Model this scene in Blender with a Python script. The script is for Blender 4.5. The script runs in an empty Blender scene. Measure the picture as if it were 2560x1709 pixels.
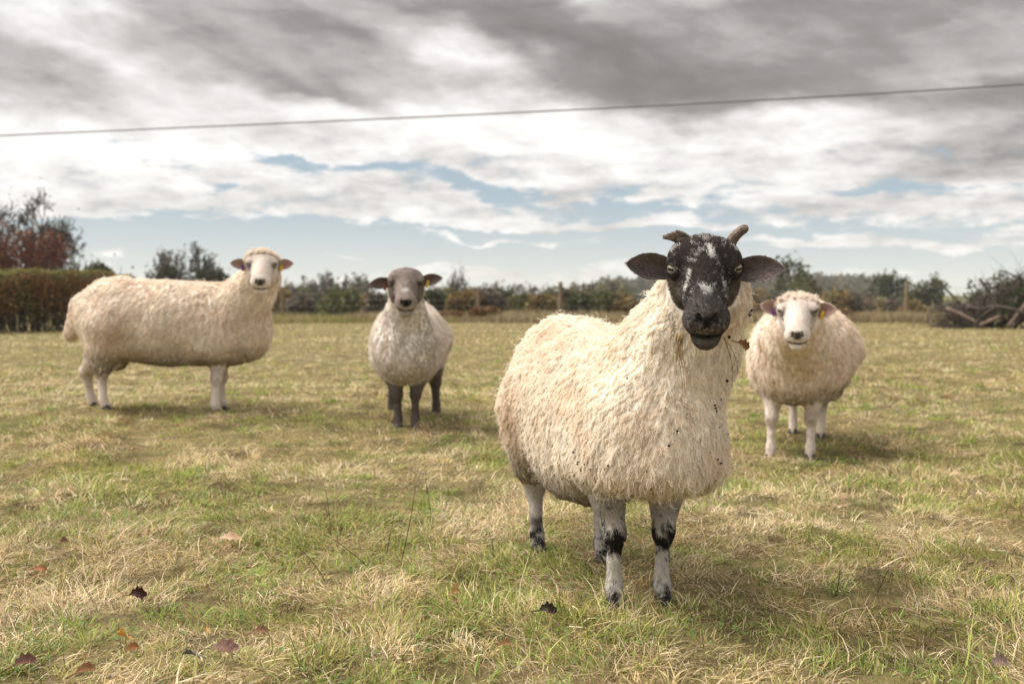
import bpy, math, random
import numpy as np
from mathutils import Matrix, Vector, kdtree
R = math.radians
rng = np.random.default_rng(11)
random.seed(5)
sc = bpy.context.scene
C = sc.collection

# ------------------------------------------------------------------ camera
FPX = 2489.0                       # focal length in pixels of the 2560 px wide photograph (35 mm lens)
CAMH = 0.71
PITCH = math.atan(111.5 / FPX)
cam_d = bpy.data.cameras.new('camera'); cam = bpy.data.objects.new('camera', cam_d); C.objects.link(cam)
cam.location = (0, 0, CAMH); cam.rotation_euler = (R(90) - PITCH, 0, 0)
cam_d.lens = 35; cam_d.sensor_width = 36; cam_d.clip_start = 0.05; cam_d.clip_end = 6000
cam_d.dof.use_dof = True; cam_d.dof.focus_distance = 2.1; cam_d.dof.aperture_fstop = 4.4; cam_d.dof.aperture_blades = 0
sc.camera = cam
def ray(px, py):
    u = (px - 1280) / FPX; v = (854.5 - py) / FPX
    return np.array([u, math.cos(PITCH) + v * math.sin(PITCH), -math.sin(PITCH) + v * math.cos(PITCH)])
def at(px, py, Y):
    d = ray(px, py); t = Y / d[1]
    return np.array([d[0] * t, Y, CAMH + d[2] * t])

# ------------------------------------------------------------------ exposure, world, sun
sc.render.engine = 'CYCLES'
sc.view_settings.view_transform = 'Standard'; sc.view_settings.look = 'None'
sc.view_settings.exposure = 1.65; sc.view_settings.gamma = 1.0
sc.view_settings.use_curve_mapping = False
sc.cycles.use_denoising = True
sc.cycles.max_bounces = 8; sc.cycles.diffuse_bounces = 4; sc.cycles.transmission_bounces = 4; sc.cycles.volume_bounces = 1
sc.cycles.transparent_max_bounces = 8
sc.cycles.caustics_reflective = False; sc.cycles.caustics_refractive = False
sc.cycles_curves.shape = 'RIBBONS'
SUN_EL, SUN_AZ = 54.0, -82.0      # azimuth measured from +Y (view direction) towards +X
sun_d = bpy.data.lights.new('sun', 'SUN'); sun = bpy.data.objects.new('sun', sun_d); C.objects.link(sun)
sun_d.energy = 2.0; sun_d.angle = R(62); sun_d.color = (1.0, 0.95, 0.88)
sdir = Vector((math.sin(R(SUN_AZ)) * math.cos(R(SUN_EL)), math.cos(R(SUN_AZ)) * math.cos(R(SUN_EL)), math.sin(R(SUN_EL))))
sun.rotation_euler = sdir.to_track_quat('Z', 'Y').to_euler()

class E:                                     # tiny node-expression helper
    def __init__(s, nt, sock): s.nt, s.k = nt, sock
    def _m(s, op, *a):
        n = s.nt.nodes.new('ShaderNodeMath'); n.operation = op
        for i, x in enumerate((s,) + a):
            if isinstance(x, E): s.nt.links.new(x.k, n.inputs[i])
            else: n.inputs[i].default_value = x
        return E(s.nt, n.outputs[0])
    def __add__(s, o): return s._m('ADD', o)
    def __radd__(s, o): return s._m('ADD', o)
    def __sub__(s, o): return s._m('SUBTRACT', o)
    def __rsub__(s, o): return (s * -1.0) + o
    def __mul__(s, o): return s._m('MULTIPLY', o)
    def __rmul__(s, o): return s._m('MULTIPLY', o)
    def __truediv__(s, o): return s._m('DIVIDE', o)
    def sqrt(s): return s._m('SQRT')
    def exp(s): return s._m('EXPONENT')
    def mx(s, o): return s._m('MAXIMUM', o)
    def mn(s, o): return s._m('MINIMUM', o)
    def atan2(s, o): return s._m('ARCTAN2', o)
    def smooth(s, a, b):
        n = s.nt.nodes.new('ShaderNodeMapRange'); n.interpolation_type = 'SMOOTHSTEP'
        s.nt.links.new(s.k, n.inputs[0]); n.inputs[1].default_value = a; n.inputs[2].default_value = b
        return E(s.nt, n.outputs[0])
def comb(nt, x, y, z):
    n = nt.nodes.new('ShaderNodeCombineXYZ')
    for i, v in enumerate((x, y, z)):
        if isinstance(v, E): nt.links.new(v.k, n.inputs[i])
        else: n.inputs[i].default_value = v
    return n.outputs[0]
def noise(nt, vec, scale, detail=4, rough=0.5, dist=0.0):
    n = nt.nodes.new('ShaderNodeTexNoise'); n.inputs['Scale'].default_value = scale
    n.inputs['Detail'].default_value = detail; n.inputs['Roughness'].default_value = rough; n.inputs['Distortion'].default_value = dist
    nt.links.new(vec, n.inputs['Vector'])
    return E(nt, n.outputs['Fac'])
def mixc(nt, f, a, b):
    n = nt.nodes.new('ShaderNodeMix'); n.data_type = 'RGBA'
    if isinstance(f, E): nt.links.new(f.k, n.inputs[0])
    else: n.inputs[0].default_value = f
    for i, c in ((6, a), (7, b)):
        if isinstance(c, tuple): n.inputs[i].default_value = (*c, 1)
        else: nt.links.new(c, n.inputs[i])
    return n.outputs[2]

world = bpy.data.worlds.new('World'); sc.world = world; world.use_nodes = True
def build_sky():
    nt = world.node_tree; nt.nodes.clear()
    out = nt.nodes.new('ShaderNodeOutputWorld'); bg = nt.nodes.new('ShaderNodeBackground')
    nt.links.new(bg.outputs[0], out.inputs[0]); bg.inputs[1].default_value = 0.1
    sky = nt.nodes.new('ShaderNodeTexSky'); sky.sky_type = 'NISHITA'; sky.sun_disc = False
    sky.sun_elevation = R(SUN_EL); sky.sun_rotation = R(SUN_AZ); sky.air_density = 1.0; sky.dust_density = 1.0
    tc = nt.nodes.new('ShaderNodeTexCoord'); sp = nt.nodes.new('ShaderNodeSeparateXYZ')
    nt.links.new(tc.outputs['Generated'], sp.inputs[0])
    x, y, z = (E(nt, sp.outputs[i]) for i in range(3))
    hor = (x * x + y * y).sqrt().mx(0.001)
    az = x.atan2(y)                              # 0 straight ahead
    V = z / hor                                  # tangent of the elevation
    zc = z.mx(0.0) + 0.045
    px, py = x / zc, y / zc                      # cloud-deck coordinates
    deck = comb(nt, px, py, 0.0)
    # warp of the layout
    w1 = noise(nt, comb(nt, az * 9.0, V * 22.0, 3.1), 1.0, 5, 0.55) - 0.5
    w2 = noise(nt, comb(nt, az * 9.0, V * 22.0, 9.7), 1.0, 5, 0.55) - 0.5
    U, W = az + w1 * 0.16, V + w2 * 0.075
    warped = comb(nt, U, W, 0.0)
    def blob(px_, py_, sx, sy, rot=0.0):         # soft patch of the cloud deck; sizes in photo pixels
        m = nt.nodes.new('ShaderNodeMapping'); m.vector_type = 'TEXTURE'; nt.links.new(warped, m.inputs[0])
        m.inputs['Location'].default_value = (math.atan((px_ - 1280) / FPX), (743 - py_) / FPX, 0)
        m.inputs['Rotation'].default_value = (0, 0, R(-rot)); m.inputs['Scale'].default_value = (2.1 * sx / FPX, 2.1 * sy / FPX, 1)
        g = nt.nodes.new('ShaderNodeTexGradient'); g.gradient_type = 'QUADRATIC_SPHERE'; nt.links.new(m.outputs[0], g.inputs[0])
        return E(nt, g.outputs['Fac'])
    dark = None
    for b in ((640, 160, 330, 75, 16), (880, 120, 260, 60, 20), (90, 235, 170, 48, 8), (330, 40, 330, 32, 5), (1060, 30, 300, 55, 14),
              (1530, 150, 240, 70, 16), (1760, 200, 330, 62, 4), (2250, 150, 460, 95, -4), (2000, 60, 500, 60, 0), (2300, 270, 380, 50, 0), (1600, 250, 300, 45, 5), (2500, 330, 200, 60, 10), (2450, 420, 160, 45, 0), (1350, 60, 200, 60, 10), (740, 240, 260, 34, 10)):
        t = blob(*b); dark = t if dark is None else dark + t
    bright = None
    for b in ((155, 100, 120, 110, 30), (470, 45, 150, 32, 10), (1180, 165, 130, 50, 0), (1000, 290, 420, 60, 6), (300, 400, 420, 90, 0), (1350, 330, 200, 60, 0), (800, 300, 200, 40, 10), (2400, 250, 160, 30, -10), (2000, 330, 300, 50, 0)):
        t = blob(*b); bright = t if bright is None else bright + t
    st = noise(nt, comb(nt, (px * 0.8 + py * 0.35), py * 0.9, 1.7), 1.3, 6, 0.56, 0.3)         # broad rolls of the deck
    along, perp = az * 0.93 - V * 0.37, az * 0.37 + V * 0.93
    fine2 = noise(nt, comb(nt, along * 9.0, perp * 26.0, 2.0), 1.0, 6, 0.58, 0.25)              # combed streaks
    fine = noise(nt, comb(nt, az * 26.0, V * 70.0, 5.0), 1.0, 9, 0.67, 0.3)                     # puffs
    puff = noise(nt, comb(nt, az * 15.0, V * 52.0, 8.3), 1.0, 9, 0.65, 0.2)
    up = V.smooth(0.13, 0.2)
    # how much light the deck lets through
    lum = 0.70 + (st - 0.5) * 0.5 + (fine2 - 0.5) * 0.65 - dark.mn(1.35) * 0.45 + bright.mn(1.2) * 0.30 + (1.0 - up) * 0.09 + (fine - 0.5) * (0.5 - up * 0.10) + (puff - 0.5) * 1.0 * (1.0 - up)
    lum = lum.mx(0.0).mn(1.04)
    n = nt.nodes.new('ShaderNodeValToRGB'); nt.links.new(lum.k, n.inputs[0])
    cr = n.color_ramp; cr.elements[0].position = 0.0; cr.elements[0].color = (0.20, 0.19, 0.187, 1)
    cr.elements[1].position = 1.0; cr.elements[1].color = (1.02, 1.0, 0.985, 1)
    e = cr.elements.new(0.6); e.color = (0.55, 0.533, 0.523, 1); e = cr.elements.new(0.3); e.color = (0.30, 0.288, 0.284, 1)
    # holes: none high up, patches in the middle, mostly clear close to the horizon
    gap = None
    for b in ((760, 412, 130, 20, 5), (960, 425, 80, 14, 5), (1180, 478, 150, 20, 5), (1520, 500, 90, 26, -20), (560, 490, 60, 16, 0), (600, 580, 380, 26, 0), (1300, 615, 900, 40, 0), (1650, 520, 200, 20, 0), (2250, 480, 230, 18, 0), (500, 640, 900, 34, 0), (1950, 640, 900, 26, 0), (250, 590, 200, 22, 0), (1420, 580, 500, 16, 0)):
        t = blob(*b); gap = t if gap is None else gap + t
    streak = None
    for b in ((880, 648, 150, 11, 0), (1300, 690, 330, 9, 0), (1300, 598, 330, 12, 2), (620, 572, 40, 9, 0), (330, 648, 90, 12, 0), (230, 548, 70, 7, 0), (2150, 610, 500, 14, 0), (1500, 560, 150, 14, 0), (1180, 560, 150, 12, 0), (1290, 556, 60, 12, 0)):
        t = blob(*b); streak = t if streak is None else streak + t
    low = 1.0 - V.smooth(0.045, 0.10)
    cover = 0.86 + (fine - 0.5) * 1.5 + (puff - 0.5) * 1.9 - gap.mn(1.2) * 1.05 - low * 0.5 + streak.mn(1.0) * 1.5 + up * 0.9
    cover = cover.smooth(0.24, 0.74)
    hazec = mixc(nt, (1.0 - V.smooth(0.0, 0.11)), (0.37, 0.48, 0.57), (0.68, 0.735, 0.765))
    skm = nt.nodes.new('ShaderNodeVectorMath'); skm.operation = 'SCALE'; nt.links.new(sky.outputs[0], skm.inputs[0]); skm.inputs[3].default_value = 0.1
    blue = mixc(nt, 0.75, skm.outputs[0], hazec)
    col = mixc(nt, cover, blue, n.outputs[0])
    # below the horizon: dull ground tone
    col = mixc(nt, V.smooth(-0.05, -0.005), (0.16, 0.14, 0.09), col)
    sc_ = nt.nodes.new('ShaderNodeVectorMath'); sc_.operation = 'SCALE'; nt.links.new(col, sc_.inputs[0]); sc_.inputs[3].default_value = 3.4
    nt.links.new(sc_.outputs[0], bg.inputs[0])
build_sky()
world.cycles.sampling_method = 'MANUAL'; world.cycles.sample_map_resolution = 256

# ------------------------------------------------------------------ helpers
def tag(o, label=None, cat=None, group=None, kind=None):
    for k, v in (('label', label), ('category', cat), ('group', group), ('kind', kind)):
        if v: o[k] = v
    return o
def empty(name, loc, rz=0.0):
    o = bpy.data.objects.new(name, None); C.objects.link(o); o.location = tuple(float(v) for v in loc); o.rotation_euler = (0, 0, rz)
    o.empty_display_size = 0.1
    return o
def mesh_np(name, verts, faces_list, mat=None, parent=None, col=None, smooth=True):
    """faces_list: list of (n,k) int arrays"""
    me = bpy.data.meshes.new(name)
    verts = np.ascontiguousarray(verts, dtype=np.float32)
    me.vertices.add(len(verts)); me.vertices.foreach_set('co', verts.ravel())
    faces_list = [f for f in faces_list if len(f)]
    idx = np.concatenate([f.ravel() for f in faces_list]).astype(np.int32)
    tot = np.concatenate([np.full(len(f), f.shape[1]) for f in faces_list]).astype(np.int32)
    st = np.concatenate([[0], np.cumsum(tot)[:-1]]).astype(np.int32)
    me.loops.add(len(idx)); me.loops.foreach_set('vertex_index', idx)
    me.polygons.add(len(tot)); me.polygons.foreach_set('loop_start', st); me.polygons.foreach_set('loop_total', tot)
    me.polygons.foreach_set('use_smooth', np.full(len(tot), smooth))
    if col is not None:
        a = me.attributes.new('col', 'FLOAT_COLOR', 'POINT')
        c = np.ones((len(verts), 4), np.float32); c[:, :3] = col; a.data.foreach_set('color', c.ravel())
    me.update(calc_edges=True)
    if mat: me.materials.append(mat)
    o = bpy.data.objects.new(name, me); C.objects.link(o)
    if parent: o.parent = parent
    return o
def hash3(ix, iy, iz, seed):
    n = (ix.astype(np.int64) * 374761393 + iy.astype(np.int64) * 668265263 + iz.astype(np.int64) * 1440662683 + seed * 974634541) & 0xFFFFFFFF
    n = ((n ^ (n >> 13)) * 1274126177) & 0xFFFFFFFF
    n = (n ^ (n >> 16)) & 0xFFFF
    return n.astype(np.float32) / 65535.0
def vnoise(p, seed=0):
    p = np.asarray(p, dtype=np.float64); i = np.floor(p); f = (p - i).astype(np.float32); i = i.astype(np.int64)
    f = f * f * (3 - 2 * f); r = 0
    for dx in (0, 1):
        for dy in (0, 1):
            for dz in (0, 1):
                w = (f[:, 0] if dx else 1 - f[:, 0]) * (f[:, 1] if dy else 1 - f[:, 1]) * (f[:, 2] if dz else 1 - f[:, 2])
                r = r + w * hash3(i[:, 0] + dx, i[:, 1] + dy, i[:, 2] + dz, seed)
    return r
def fbm(p, seed=0, oct=3):
    p = np.asarray(p, dtype=np.float64); r = 0; a = 0.5; t = 0
    for k in range(oct):
        r = r + a * vnoise(p * 2 ** k, seed + k * 17); t += a; a *= 0.5
    return r / t
def fbm2(x, y, sc_, seed=0, oct=3):
    return fbm(np.stack([x / sc_, y / sc_, np.zeros_like(x)], 1), seed, oct)
def sstep(a, b, x):
    t = np.clip((x - a) / (b - a), 0, 1); return t * t * (3 - 2 * t)
def lerp(a, b, t): return a + (b - a) * t

def mat_col(name, rough=0.8, transl=0.0, spec=0.2, bump=0.0, bscale=60, var=0.0, vscale=40, sheen=0.0):
    m = bpy.data.materials.new(name); m.use_nodes = True; nt = m.node_tree; nt.nodes.clear()
    out = nt.nodes.new('ShaderNodeOutputMaterial'); p = nt.nodes.new('ShaderNodeBsdfPrincipled')
    a = nt.nodes.new('ShaderNodeAttribute'); a.attribute_name = 'col'; c = a.outputs['Color']
    tc = nt.nodes.new('ShaderNodeTexCoord')
    if var:
        f = noise(nt, tc.outputs['Object'], vscale, 4, 0.6)
        h = nt.nodes.new('ShaderNodeHueSaturation'); nt.links.new(c, h.inputs['Color'])
        nt.links.new(((f - 0.5) * (2 * var) + 1.0).k, h.inputs['Value']); c = h.outputs[0]
    nt.links.new(c, p.inputs['Base Color']); p.inputs['Roughness'].default_value = rough
    p.inputs['Specular IOR Level'].default_value = spec
    if bump:
        b = nt.nodes.new('ShaderNodeBump'); b.inputs['Strength'].default_value = bump; b.inputs['Distance'].default_value = 0.01
        nt.links.new(noise(nt, tc.outputs['Object'], bscale, 4, 0.6).k, b.inputs['Height']); nt.links.new(b.outputs[0], p.inputs['Normal'])
    sh = p.outputs[0]
    if transl:
        t = nt.nodes.new('ShaderNodeBsdfTranslucent'); nt.links.new(c, t.inputs[0])
        mx = nt.nodes.new('ShaderNodeMixShader'); mx.inputs[0].default_value = transl
        nt.links.new(p.outputs[0], mx.inputs[1]); nt.links.new(t.outputs[0], mx.inputs[2]); sh = mx.outputs[0]
    nt.links.new(sh, out.inputs[0])
    return m
def mat_flat(name, col, rough=0.8, spec=0.3, var=0.15, vscale=30, bump=0.0, metal=0.0, col2=None):
    m = bpy.data.materials.new(name); m.use_nodes = True; nt = m.node_tree; p = nt.nodes['Principled BSDF']
    tc = nt.nodes.new('ShaderNodeTexCoord'); f = noise(nt, tc.outputs['Object'], vscale, 5, 0.6)
    c2 = col2 or tuple(v * (1 - var * 2) for v in col)
    nt.links.new(mixc(nt, f.smooth(0.3, 0.7), c2, col), p.inputs['Base Color'])
    p.inputs['Roughness'].default_value = rough; p.inputs['Specular IOR Level'].default_value = spec; p.inputs['Metallic'].default_value = metal
    if bump:
        b = nt.nodes.new('ShaderNodeBump'); b.inputs['Strength'].default_value = bump; b.inputs['Distance'].default_value = 0.01
        nt.links.new(f.k, b.inputs['Height']); nt.links.new(b.outputs[0], p.inputs['Normal'])
    return m

# ------------------------------------------------------------------ ground
def gz(x, y):
    x = np.asarray(x, dtype=np.float64); y = np.asarray(y, dtype=np.float64)
    z = 0.05 * (fbm2(x, y, 0.9, 3, 2) - 0.5) + 0.05 * (fbm2(x, y, 0.27, 8, 2) - 0.5)
    z = z * sstep(0, 1, 30 / np.maximum(np.abs(y), 1)) + 0.085 * np.exp(-(((x + 2.0) / 1.7) ** 2 + ((y - 5.9) / 1.5) ** 2))
    z = z - 4.2 * sstep(30, 115, y)
    r = np.hypot(x, y)
    z = z + sstep(260, 700, r) * (3.2 + 3.5 * (fbm2(x, y, 260., 21, 3)))
    z = z + 5.0 * np.exp(-(((x - 115) / 85) ** 2 + ((y - 520) / 120) ** 2)) + 8 * np.exp(-(((x + 330) / 200) ** 2 + ((y - 1250) / 300) ** 2))
    return z
def gz1(x, y): return float(gz(np.array([x]), np.array([y]))[0])
def make_ground():
    ys = np.concatenate([np.linspace(-30, 1, 26), np.linspace(1.15, 8, 110), np.geomspace(8.1, 2600, 150)])
    us = np.linspace(-1, 1, 241); us = np.sign(us) * np.abs(us) ** 1.25
    Y, Ug = np.meshgrid(ys, us, indexing='ij')
    X = Ug * (np.abs(Y) * 1.15 + 9)
    Z = gz(X.ravel(), Y.ravel())
    v = np.stack([X.ravel(), Y.ravel(), Z], 1)
    ny, nx = Y.shape; i = np.arange(ny - 1)[:, None] * nx + np.arange(nx - 1)[None]
    f = np.stack([i, i + 1, i + nx + 1, i + nx], -1).reshape(-1, 4)
    m = bpy.data.materials.new('turf'); m.use_nodes = True; nt = m.node_tree; p = nt.nodes['Principled BSDF']
    g = nt.nodes.new('ShaderNodeNewGeometry'); P = g.outputs['Position']
    n1 = noise(nt, P, 0.5, 6, 0.6); n2 = noise(nt, P, 7.0, 6, 0.65); n3 = noise(nt, P, 60.0, 4, 0.6); n4 = noise(nt, P, 0.012, 3, 0.5)
    c = mixc(nt, n2.smooth(0.35, 0.65), (0.10, 0.08, 0.035), (0.24, 0.19, 0.085))
    c = mixc(nt, n1.smooth(0.5, 0.68) * 0.5, c, (0.09, 0.10, 0.03))
    c = mixc(nt, n3.smooth(0.5, 0.8) * 0.4, c, (0.36, 0.28, 0.14))
    sp = nt.nodes.new('ShaderNodeSeparateXYZ'); nt.links.new(P, sp.inputs[0])
    far = E(nt, sp.outputs[1]).smooth(35.0, 120.0)
    fc = mixc(nt, n4.smooth(0.42, 0.58), (0.10, 0.10, 0.045), (0.17, 0.17, 0.06))
    c = mixc(nt, far, c, fc)
    nt.links.new(c, p.inputs['Base Color']); p.inputs['Roughness'].default_value = 0.95; p.inputs['Specular IOR Level'].default_value = 0.1
    b = nt.nodes.new('ShaderNodeBump'); b.inputs['Strength'].default_value = 0.7; b.inputs['Distance'].default_value = 0.02
    nt.links.new((n3 + n2).k, b.inputs['Height']); nt.links.new(b.outputs[0], p.inputs['Normal'])
    o = mesh_np('ground', v, [f], m); tag(o, 'grazed autumn pasture running out to low hills', kind='structure')
make_ground()
# ------------------------------------------------------------------ sheep: one continuous body surface from a signed distance field
def v3(*a): return np.array(a, dtype=np.float32)
def ell(P, c, r, rot=None):
    q = P - v3(*c)
    if rot is not None: q = q @ np.asarray(rot, dtype=np.float32)
    r = v3(*r); k0 = np.sqrt(((q / r) ** 2).sum(1)); k1 = np.sqrt(((q / (r * r)) ** 2).sum(1)) + 1e-9
    return k0 * (k0 - 1) / k1
def cone(P, a, b, ra, rb, sx=1.0):
    a = v3(*a); b = v3(*b); ab = b - a; q = P - a
    t = np.clip((q @ ab) / float(ab @ ab), 0, 1); d = q - t[:, None] * ab
    if sx != 1.0: d = d / v3(sx, 1, 1)
    return np.sqrt((d * d).sum(1)) - (ra + (rb - ra) * t)
def smin(a, b, k):
    h = np.clip(0.5 + 0.5 * (b - a) / k, 0, 1); return b + (a - b) * h - k * h * (1 - h)
def smax(a, b, k): return -smin(-a, -b, k)
def surface_nets(fun, lo, hi, h):
    lo = np.asarray(lo, dtype=np.float64); n = np.ceil((np.asarray(hi) - lo) / h).astype(int) + 1
    g = np.stack(np.meshgrid(*[lo[i] + h * np.arange(n[i]) for i in range(3)], indexing='ij'), -1).astype(np.float32)
    F = fun(g.reshape(-1, 3)).reshape(n)
    S = F < 0
    cnt = sum(S[a:n[0] - 1 + a, b:n[1] - 1 + b, c:n[2] - 1 + c].astype(np.int8) for a in (0, 1) for b in (0, 1) for c in (0, 1))
    act = (cnt > 0) & (cnt < 8); idx = np.full(act.shape, -1, np.int64); ac = np.argwhere(act); idx[act] = np.arange(len(ac))
    acc = np.zeros((len(ac), 3)); num = np.zeros(len(ac))
    cs = [np.array(c) for c in ((0,0,0),(1,0,0),(0,1,0),(1,1,0),(0,0,1),(1,0,1),(0,1,1),(1,1,1))]
    for i, j in ((0,1),(2,3),(4,5),(6,7),(0,2),(1,3),(4,6),(5,7),(0,4),(1,5),(2,6),(3,7)):
        a, b = ac + cs[i], ac + cs[j]; va, vb = F[a[:,0],a[:,1],a[:,2]], F[b[:,0],b[:,1],b[:,2]]
        m = (va < 0) != (vb < 0); t = np.where(m, va / np.where(m, va - vb, 1), 0)
        acc += np.where(m[:, None], cs[i] + t[:, None] * (cs[j] - cs[i]), 0); num += m
    V = lo + h * (ac + acc / num[:, None])
    Q = []
    for ax in range(3):
        o1, o2 = (ax + 1) % 3, (ax + 2) % 3
        sl0 = [slice(1, None)] * 3; sl1 = [slice(1, None)] * 3
        sl0[ax] = slice(0, -1); sl1[ax] = slice(1, None)
        A, B = S[tuple(sl0)], S[tuple(sl1)]
        for flip, m in ((False, A & ~B), (True, ~A & B)):
            e = np.argwhere(m); e[:, o1] += 1; e[:, o2] += 1
            ok = (e[:, o1] < n[o1] - 1) & (e[:, o2] < n[o2] - 1); e = e[ok]
            def cell(d1, d2):
                q = e.copy(); q[:, o1] += d1; q[:, o2] += d2; return idx[q[:,0], q[:,1], q[:,2]]
            f = np.stack([cell(-1,-1), cell(0,-1), cell(0,0), cell(-1,0)], 1)
            Q.append(f[:, ::-1] if flip else f)
    return V.astype(np.float32), np.concatenate(Q)
def vnormals(V, Q):
    n = np.cross(V[Q[:,2]] - V[Q[:,0]], V[Q[:,3]] - V[Q[:,1]]); N = np.zeros_like(V)
    for k in range(Q.shape[1]): np.add.at(N, Q[:,k], n)
    return N / (np.linalg.norm(N, axis=1, keepdims=True) + 1e-12)
def unit(a): return a / (np.linalg.norm(a, axis=1, keepdims=True) + 1e-9)

def hair_material(name, transl=0.35, rough=0.6):
    m = bpy.data.materials.new(name); m.use_nodes = True; nt = m.node_tree; nt.nodes.clear()
    out = nt.nodes.new('ShaderNodeOutputMaterial'); a = nt.nodes.new('ShaderNodeAttribute'); a.attribute_name = 'col'
    d = nt.nodes.new('ShaderNodeBsdfDiffuse'); t = nt.nodes.new('ShaderNodeBsdfTranslucent'); mx = nt.nodes.new('ShaderNodeMixShader')
    nt.links.new(a.outputs['Color'], d.inputs[0]); nt.links.new(a.outputs['Color'], t.inputs[0]); mx.inputs[0].default_value = transl
    nt.links.new(d.outputs[0], mx.inputs[1]); nt.links.new(t.outputs[0], mx.inputs[2]); nt.links.new(mx.outputs[0], out.inputs[0])
    return m
M_WOOL = hair_material('wool_fibre', 0.4); M_HAIR = hair_material('short_hair', 0.15)
M_SKIN = mat_col('sheep_skin', 0.75, 0.0, 0.15, 0.3, 90)
M_EYE = mat_col('sheep_eye', 0.08, 0.0, 0.6)
M_TAG = {'yellow': mat_flat('yellow_plastic', (0.75, 0.5, 0.03), 0.4, 0.4, 0.08), 'purple': mat_flat('purple_plastic', (0.15, 0.06, 0.2), 0.4, 0.4, 0.08), 'red': mat_flat('red_plastic', (0.26, 0.07, 0.055), 0.4, 0.4, 0.08)}
M_HORN = mat_flat('horn_keratin', (0.29, 0.215, 0.16), 0.65, 0.25, 0.2, 90, 0.8, col2=(0.11, 0.082, 0.065))
M_HOOF = mat_flat('hoof', (0.06, 0.05, 0.045), 0.6, 0.3, 0.2, 60, 0.3)
M_DEBRIS = mat_flat('seed_debris', (0.035, 0.03, 0.02), 0.9, 0.1, 0.2)

def curves_obj(name, pts, rad, col, mat, parent):
    n, k, _ = pts.shape
    cu = bpy.data.hair_curves.new(name); cu.add_curves([k] * n)
    cu.attributes['position'].data.foreach_set('vector', np.ascontiguousarray(pts, dtype=np.float32).ravel())
    a = cu.attributes.get('radius') or cu.attributes.new('radius', 'FLOAT', 'POINT'); a.data.foreach_set('value', np.ascontiguousarray(rad, dtype=np.float32).ravel())
    a = cu.attributes.new('col', 'FLOAT_COLOR', 'CURVE'); c = np.ones((n, 4), np.float32); c[:, :3] = col; a.data.foreach_set('color', c.ravel())
    cu.materials.append(mat)
    o = bpy.data.objects.new(name, cu); C.objects.link(o); o.parent = parent
    return o
def sample_surface(V, Q, N, w, count, g):
    T = np.concatenate([Q[:, [0,1,2]], Q[:, [0,2,3]]]); a, b, c = V[T[:,0]], V[T[:,1]], V[T[:,2]]
    ar = np.linalg.norm(np.cross(b - a, c - a), axis=1) * w[T].mean(1); p = np.cumsum(ar); p /= p[-1]
    t = np.searchsorted(p, g.random(count)); t = np.minimum(t, len(T) - 1)
    r1 = np.sqrt(g.random(count)); r2 = g.random(count); B = np.stack([1 - r1, r1 * (1 - r2), r1 * r2], 1)[..., None].astype(np.float32)
    T = T[t]; return (V[T] * B).sum(1), unit((N[T] * B).sum(1)), T, B
def lay_dir(nrm, down):
    g = down - nrm * (down * nrm).sum(1, keepdims=True); return unit(g)
def fleece(name, roots, nrm, L, col, nclump, parent, g, K=7, up=0.55, lay=0.75, clump=0.8, curl=0.12, freq=2.2, rad=0.0008, back=(0, 0.35, -1.0), mat=None, frizz=0.12):
    n = len(roots); ci = g.choice(n, min(nclump, n), replace=False)
    kd = kdtree.KDTree(len(ci))
    for i, k in enumerate(ci): kd.insert(roots[k], i)
    kd.balance()
    own = np.fromiter((kd.find(r)[1] for r in roots.tolist()), dtype=np.int64, count=n)
    cn, cr = nrm[ci], roots[ci]
    down = np.tile(v3(*back), (len(ci), 1)) + g.normal(0, 0.30, (len(ci), 3)).astype(np.float32)
    cg = lay_dir(cn, down); e1 = np.cross(cn, cg)
    cL = L[ci] * g.uniform(0.7, 1.3, len(ci)); ph = g.uniform(0, 6.28, len(ci)); fr = freq * g.uniform(0.6, 1.4, len(ci))
    cup = up * g.uniform(0.6, 1.4, len(ci))
    t = np.linspace(0, 1, K, dtype=np.float32)[None, :, None]
    cL_, ph_, fr_, cup_ = (v[:, None, None].astype(np.float32) for v in (cL, ph, fr, cup))
    cur = cL_ * (cn[:, None] * (cup_ * t * (1 - 0.4 * t)) + cg[:, None] * (lay * t * (0.5 + 0.5 * t)))
    cur = cur + cL_ * curl * t ** 0.7 * (np.sin(6.283 * fr_ * t + ph_) * e1[:, None] + 0.7 * np.cos(6.283 * fr_ * t + ph_) * cn[:, None])
    d = (cr[own] - roots)[:, None]
    ls = (g.uniform(0.75, 1.15, n))[:, None, None].astype(np.float32)
    jit = g.normal(0, frizz, (n, 1, 3)).astype(np.float32) * L[:, None, None]
    pts = roots[:, None] + cur[own] * ls + d * (clump * t ** 1.1) + jit * t ** 1.5
    rr = rad * (1 - 0.65 * t[..., 0]) * g.uniform(0.7, 1.3, (n, 1))
    return curves_obj(name, pts, rr, col, mat or M_WOOL, parent)

def rotm(yaw, pitch, roll=0.0):
    return np.array(Matrix.Rotation(yaw, 3, 'Z') @ Matrix.Rotation(pitch, 3, 'X') @ Matrix.Rotation(roll, 3, 'Y'), dtype=np.float32)

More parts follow.
